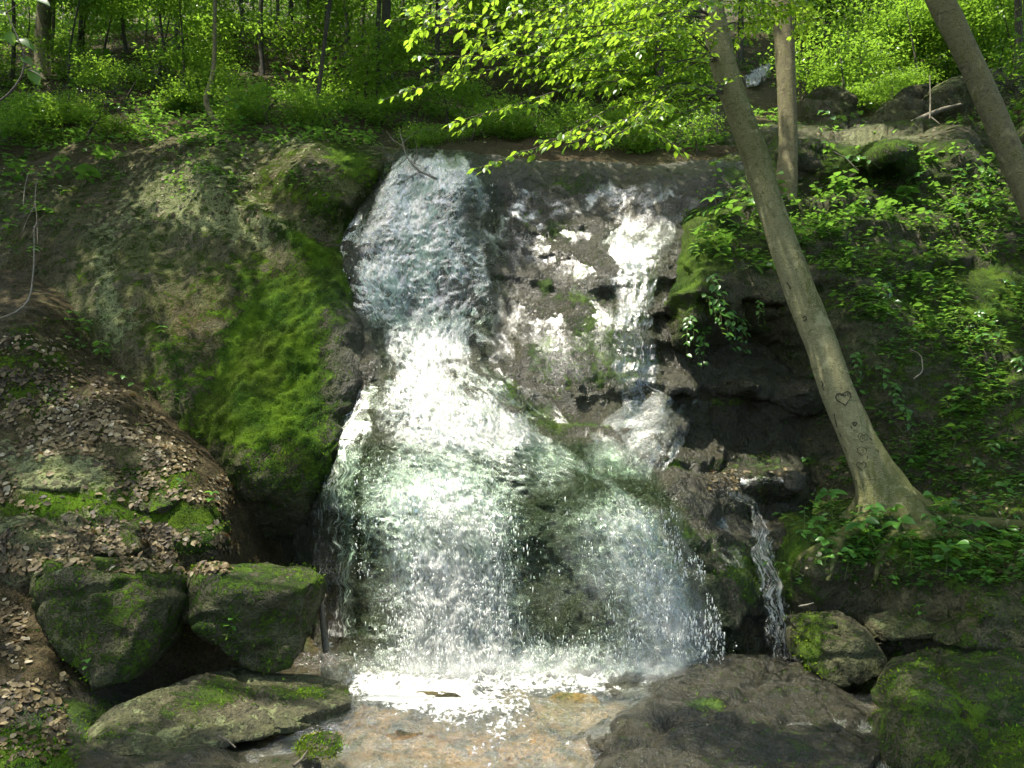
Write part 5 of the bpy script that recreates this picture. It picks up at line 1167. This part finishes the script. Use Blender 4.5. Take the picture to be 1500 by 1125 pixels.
# leafy twig reaching in at the upper left corner, close to the viewer
tw = empty('leafy_twig', P(-30, 160, 3.0)); tag(tw, 'leafy twig hanging into the upper left corner close to the viewer', 'twig')
def twig(rows, r): return child('stem', mk_mesh_mixed('stem', *tube(resample(np.array([P(*a) for a in rows]), 14), np.linspace(r, r * .4, 14), 6)), M_TWIG, tw)
twig([(-40, 165, 3.0), (5, 150, 3.0), (42, 102, 3.0), (30, 60, 3.0), (8, 20, 3.0), (2, -20, 3.0)], .005); twig([(42, 102, 3.0), (55, 108, 2.98), (66, 116, 2.97)], .003); twig([(8, 20, 3.0), (30, 4, 3.0), (55, -4, 3.0)], .003)
for i, (a, b, dx, dz, s) in enumerate([(2,4,-.3,.4,.08),(20,2,.6,.6,.08),(45,-2,1,-.25,.085),(8,22,-1,.1,.08),(8,30,-.7,-.5,.075),(12,46,.3,-.9,.06),(10,58,-1,-.1,.07),(22,60,.9,-.25,.085),(32,82,.7,-.6,.06),(46,102,.5,-1,.07),(2,66,-.8,-.6,.07),(28,-8,-.4,.9,.08)]):
    leaf_obj(tw, np.array(tw.location), P(a, b, 3.0), (dx, RNG.uniform(-.3, .3), dz), (RNG.uniform(-.3, .3), -.75, .8), s, 'broad', M_LEAF_FOREST, i % 4)

# dead wood
def stick(name, rows, r0, r1, label, offs=(), mat=M_DEAD, cat='branch'):
    q = resample(np.array([P(*a) for a in rows]), 16); t = empty(name, q[0]); tag(t, label, cat)
    child('limb', mk_mesh_mixed('limb', *tube(q, np.linspace(r0, r1, 16), 7, .15, int(rows[0][0]), bscale=9)), mat, t)
    for rows2, ra, rb in offs: child('twig', mk_mesh_mixed('twig', *tube(resample(np.array([P(*a) for a in rows2]), 10), np.linspace(ra, rb, 10), 5)), mat, t)
stick('dead_branch', [(640,262,9.3),(615,252,9.4),(596,232,9.5),(590,210,9.7),(585,190,9.8)], .014, .004, 'pale dead branch tangled at the lip of the falls',
      [([(615,252,9.4),(598,262,9.35),(575,272,9.3),(560,278,9.3)],.008,.002),([(598,262,9.35),(592,275,9.3)],.005,.002),([(596,232,9.5),(580,245,9.45),(560,252,9.4)],.007,.002),([(592,215,9.6),(575,205,9.7),(565,190,9.8)],.007,.002),
       ([(590,210,9.7),(605,195,9.8),(625,188,9.8)],.006,.002),([(605,240,9.5),(612,222,9.55),(608,205,9.6)],.006,.002),([(575,205,9.7),(560,208,9.7)],.004,.0015),([(625,188,9.8),(645,192,9.8)],.004,.0015),([(600,236,9.5),(620,245,9.4),(634,258,9.3)],.006,.002)])
stick('fallen_pole', [(1330,184,13.0),(1352,172,13.1),(1380,160,13.3),(1408,153,13.5)], .055, .03, 'grey fallen pole leaning on the rocks of the upper ledge', [([(1362,178,13.0),(1363,150,13.1),(1362,110,13.2)],.018,.008),([(1364,172,13.0),(1378,183,12.9)],.02,.008)])
stick('drift_log', [(478,955,6.5),(474,920,6.6),(470,880,6.7),(476,872,6.75)], .03, .022, 'short grey log stood beside the foot of the falls', mat=M_TWIG, cat='log')
stick('bare_vine', [(34,300,8.6),(36,275,8.7),(42,250,8.8),(62,257,8.8),(80,256,8.8)], .0045, .0025, 'bare pale vine drooping over the shaded left slope', [([(55,262,8.75),(50,285,8.7),(54,315,8.6),(55,358,8.4)],.004,.002),([(52,300,8.65),(40,320,8.6),(33,340,8.5)],.004,.002),([(54,325,8.6),(46,345,8.5)],.003,.002)])
stick('fallen_branch', [(-20,472,7.3),(10,464,7.35),(30,455,7.4),(44,442,7.5),(50,390,7.6),(50,330,7.8)], .010, .004, 'thin bare branch lying at the top of the leaf bank')
stick('fallen_branch', [(1338,555,8.1),(1352,545,8.1),(1350,520,8.15),(1335,512,8.2)], .008, .004, 'short bent twig on the mossy ledge right of the trunk')
stick('fallen_branch', [(1220,222,9.9),(1240,232,9.9),(1252,245,9.85),(1258,250,9.8)], .010, .004, 'pale broken twig under the flat ledge')
stick('fallen_branch', [(1170,888,6.5),(1182,886,6.5),(1192,883,6.5)], .008, .005, 'short pale stick lodged beside the small trickle')
stick('fallen_branch', [(320,1078,5.0),(335,1085,4.95),(345,1095,4.9)], .008, .004, 'small dark twig stranded on the stream bed', mat=M_TWIG)
stick('fallen_branch', [(430,1122,4.6),(442,1112,4.65),(450,1100,4.7)], .010, .005, 'brown twig poking from the water at the bottom', mat=M_TWIG)

# the next cascade, glimpsed far up the hill between two trunks
hx_, hy_ = np.meshgrid(np.linspace(1082, 1142, 60), np.linspace(126, 80, 60))
Yc = np.array([[0.0]]); c0 = cast(1110, 122); yb = c0[0].y - .35
G2 = P(hx_, hy_, yb + (126 - hy_) / 46 * 1.2 - .25 * np.cos((hx_ - 1112) / 30 * 1.3)); n2 = grid_normals(G2); G2 = G2 - n2 * (.14 * fbm(G2, 2.2, 4, 5))[..., None]
m = mk_mesh('far_cascade', G2, grid_faces(60, 60), {'fu': hx_ / 40, 'fv': hy_ / 40, 'dens': .75 - 1.6 * sstep(.45, 1.1, np.hypot((hx_ - 1114) / 26, (hy_ - 108 + (hx_ - 1112) * .35) / 20) + .45 * fbm(np.stack([hx_ / 9, hy_ / 9, hx_ * 0], -1), 1, 3, 3)), 'seed': np.full(hx_.size, 31.0)})
tag(obj('far_cascade', m, M_FOAM), 'bright bluish cascade far uphill between the two trunks', 'waterfall', None, 'structure')
# ------------------------------------------------------------------ crowns added above the picture, set along sun rays to shape shade and sun gap
e1 = np.cross(SUN, [0, 1.0, 0]); e1 /= np.linalg.norm(e1); e2 = np.cross(SUN, e1)
LIT = [(660,720,150,230),(640,600,90,90),(870,410,120,110),(850,500,110,100),(930,560,60,80),(950,640,90,40),(950,800,110,150),(820,850,120,120),(620,1065,300,60),(430,1012,110,22),(270,1012,60,26),(1030,1005,110,45),(900,1000,120,30),
 (1090,690,80,14),(1060,570,50,8),(1000,400,24,80),(1330,295,150,40),(1300,235,80,26),(1180,330,50,24),(1430,500,50,40),(1450,420,40,24),(225,622,50,24),(120,560,40,20),(60,640,40,16),(360,550,36,70),(440,430,40,20),(300,300,30,16),(310,735,30,18),(45,765,26,8),(50,975,45,36),(1140,880,24,90),(240,820,50,10),
 (230,180,26,40),(1080,262,20,14),(30,1100,30,16),(150,830,60,6),(1270,203,120,6),(1400,420,30,20),(90,560,26,14),(1180,790,18,10),(400,430,16,40)]
pts_lit = []; pts_sh = []
for gx in range(-300, 1801, 20):
    for gy in range(-20, 1140, 20):
        h = cast(gx, gy)
        if h is None: continue
        s = max([1.0 - math.hypot((gx - a) / rx, (gy - b) / ry) for a, b, rx, ry in LIT] + [-1])
        (pts_lit if s > 0 else pts_sh).append(np.array(h[0]))
for j in range(0, len(bpos), 6):
    if 600 < lx[j] < 960: pts_lit.append(bpos[j])
for a in P(np.array([1180,1230,1280,1330,1200,1300,1250,200,260,100,300]), np.array([40,60,50,70,100,110,20,60,40,30,80]), np.array([16,16,17,16,15,16,18,17,17,16,18.])): pts_lit.append(a)
for a in range(520, 1050, 30):
    for b_ in range(680, 1000, 30): pts_lit.append(P(a, b_, 6.85))
for a in range(380, 900, 40):
    for b_ in range(1000, 1130, 20):
        r_ = P(a, b_, 1.0) - CAM; pts_lit.append(CAM + r_ * (1.7 / -r_[2]))
rgl = random.Random(3)
for a in range(-40, 1540, 55):
    if rgl.random() < .6: pts_lit.append(P(a, rgl.uniform(10, 120), rgl.uniform(14.5, 20)))
for a, b_ in ((1225,575),(1205,508),(1245,615),(1268,670),(1150,372),(1130,310)): pts_lit.append(P(a, b_, 7.15))
pts_lit = np.array(pts_lit); pts_sh = np.array(pts_sh)
ql = np.stack([pts_lit @ e1, pts_lit @ e2], -1); qs = np.stack([pts_sh @ e1, pts_sh @ e2], -1)
rg = np.random.default_rng(44); order = rg.permutation(len(qs)); cl = []; cq = np.zeros((0, 2))
RAD = .62
for j in order:
    c2 = qs[j] + rg.normal(0, .12, 2)
    sx_, sy_ = proj(pts_sh[j])
    if 90 < sx_ < 520 and 200 < sy_ < 660 and rg.random() < .45: cq = np.vstack([cq, c2]) if rg.random() < .5 else cq; continue
    if len(cq) and np.min(np.linalg.norm(cq - c2, axis=1)) < .50: continue
    dl = np.min(np.linalg.norm(ql - c2, axis=1)); 
    if dl < .30: continue
    r = min(RAD, dl * .95)
    p = pts_sh[j]
    z = max(p[2] + 3.5, 9.2) + rg.uniform(0, 2.2)
    for _ in range(30):
        c3 = p + SUN * (z - p[2]) / SUN[2]
        if c3[2] > 1.7 + .66 * c3[1] + 1.1: break
        z += .6
    cq = np.vstack([cq, c2]); cl.append((c3, r))
for gx in range(500, 745, 18):  # extra clumps added to put the upper cascade in shade
    for gy in range(220, 455, 18):
        if math.hypot((gx - 615) / 26, (gy - 275) / 12) < 1: continue
        h = cast(gx, gy); p = np.array(h[0]); c2 = np.array([p @ e1, p @ e2])
        if np.min(np.linalg.norm(cq - c2, axis=1)) < .26 or np.min(np.linalg.norm(ql - c2, axis=1)) < .14: continue
        z = max(p[2] + 3.5, 9.2) + rg.uniform(0, 2.0); c3 = p + SUN * (z - p[2]) / SUN[2]
        while c3[2] < 1.7 + .66 * c3[1] + 1.1: z += .5; c3 = p + SUN * (z - p[2]) / SUN[2]
        cq = np.vstack([cq, c2]); cl.append((c3, .38))
print('canopy clumps', len(cl))
# five added tall trees carry them; their trunks stand outside the picture or run up out of it
CT_ = [(-7.5, 5.0), (-10.5, 9.5), (7.4, 5.5), (7.9, 11.0), (-2.6, 15.0), (3.2, 16.0)]
own = [int(np.argmin([math.hypot(c[0] - a, c[1] - b) for a, b in CT_])) for c, _ in cl]
NM = ['tall tree just outside the left edge whose crown shades the leaf bank', 'tall tree beyond the left edge whose crown shades the outcrop', 'tall tree just outside the right edge whose crown shades the boulders', 'tall tree beyond the right edge whose crown shades the mossy slope', 'tall dark trunk in the wood above the lip of the falls', 'tall trunk in the wood above the right of the falls']
for t_, (x, y) in enumerate(CT_):
    mine = [cl[i] for i in range(len(cl)) if own[i] == t_]
    if not mine: continue
    z0 = ground_z(x, y); top = max(c[2] for c, _ in mine) - .3
    q = resample(np.array([(x, y, z0 - .1), (x + .1, y, (z0 + top) / 2), (x, y, top)]), 30)
    t = empty('canopy_tree', q[0]); tag(t, NM[t_], 'tree', 'tall trees closing over the falls')
    v, f = tube(q, np.linspace(.2, .07, 30) * (.5 if t_ > 3 else 1), 12, .08, t_, bscale=5); child('trunk', mk_mesh_mixed('trunk', v, f, attrs={'moss': np.full(len(v), .1)}), M_BARK_FAR, t)
    mb = MB(); V = []; F = []; TI = []; n0 = 0
    for c, r in mine:
        k = q[np.argmin(np.abs(q[:, 2] - (c[2] - .25 * np.linalg.norm(c[:2] - q[-1][:2]) - .2)))]
        if k[2] > 1.7 + .7 * k[1]:
            u = np.linspace(0, 1, 5)[:, None]; bow = k + (c - k) * u + np.array([0, 0, .25]) * np.sin(u * 3.14)
            if np.all(bow[:, 2] > 1.7 + .68 * bow[:, 1]): mb.add(tube(bow, np.linspace(.03, .006, 5), 5))
        n = int(330 * (r / RAD) ** 2) + 10
        d = rand_dirs(n, rg) * (rg.random((n, 1)) ** .4) * [r, r, r * .55] + c
        v, f, ti = leaves_vf(d, rg.normal(size=(n, 3)) * [1, 1, .4], np.array([0, 0, 1.0]) + rg.normal(0, .45, (n, 3)), rg.uniform(.11, .19, n), T_DIA, rg.random(n))
        V.append(v); F.append(f + n0); TI.append(ti); n0 += len(v)
    cr = child('crown', mk_mesh('crown', np.vstack(V), np.vstack(F), {'tint': np.concatenate(TI)}, False), M_LEAF_CANOPY, t)  # crown shaped from the clumps that cast the shade pattern
    if mb.v: child('boughs', mb.mesh('boughs'), M_TWIG, t)

# crowns added out of view to block sky light (behind and beside the viewer)
rgc = random.Random(9); roots = [o for o in COL.objects if o.name.startswith('canopy_tree')]
extra = []
for x, y, lab in ((-9.5, -3, 'tall tree behind the viewer on the left bank'), (9.5, -3, 'tall tree behind the viewer on the right bank'), (-3, -10, 'tall tree downstream behind the viewer')):
    t = empty('canopy_tree', (x, y, -.3)); tag(t, lab, 'tree', 'tall trees closing over the falls')
    q = resample(np.array([(0, 0, 0), (.2, 0, 5.0), (0, .1, 11.0)]), 24); v, f = tube(q, np.linspace(.24, .08, 24), 12, .08, 3); obj('trunk', mk_mesh_mixed('trunk', v, f), M_BARK_FAR, t); roots.append(t)
BIG = []
for i in range(3):
    v, f, ti, _ = cloud(700 + i, 1300, 1.9, 1.9, .8, .19); BIG.append(mk_mesh('crown_clump', v, f, {'tint': ti}, False)); BIG[-1].materials.append(M_LEAF_CANOPY)  # large leaf masses added overhead to darken the sky light
nb = 0
for x in np.arange(-17, 17.1, 2.1):
    for y in np.arange(-15, 17.1, 2.1):
        a, b = x + rgc.uniform(-.7, .7), y + rgc.uniform(-.7, .7); z = max(9.5, 1.7 + .66 * (b + 1.9) + 1.6) + rgc.uniform(0, 2.5) + .25 * max(0, abs(a) - 9)
        p = np.array([a, b, z]); q2 = np.array([p @ e1, p @ e2])
        if np.min(np.linalg.norm(ql - q2, axis=1)) < 2.9: continue
        t = min(roots, key=lambda r: (r.location.x - a) ** 2 + (r.location.y - b) ** 2)
        o = obj('crown_clump', rgc.choice(BIG)); o.parent = t; o.location = Vector(p) - Vector(t.location); o.rotation_euler = (0, 0, rgc.uniform(0, 6.3)); o['kind'] = 'stuff'; nb += 1
print('crown clumps', nb)
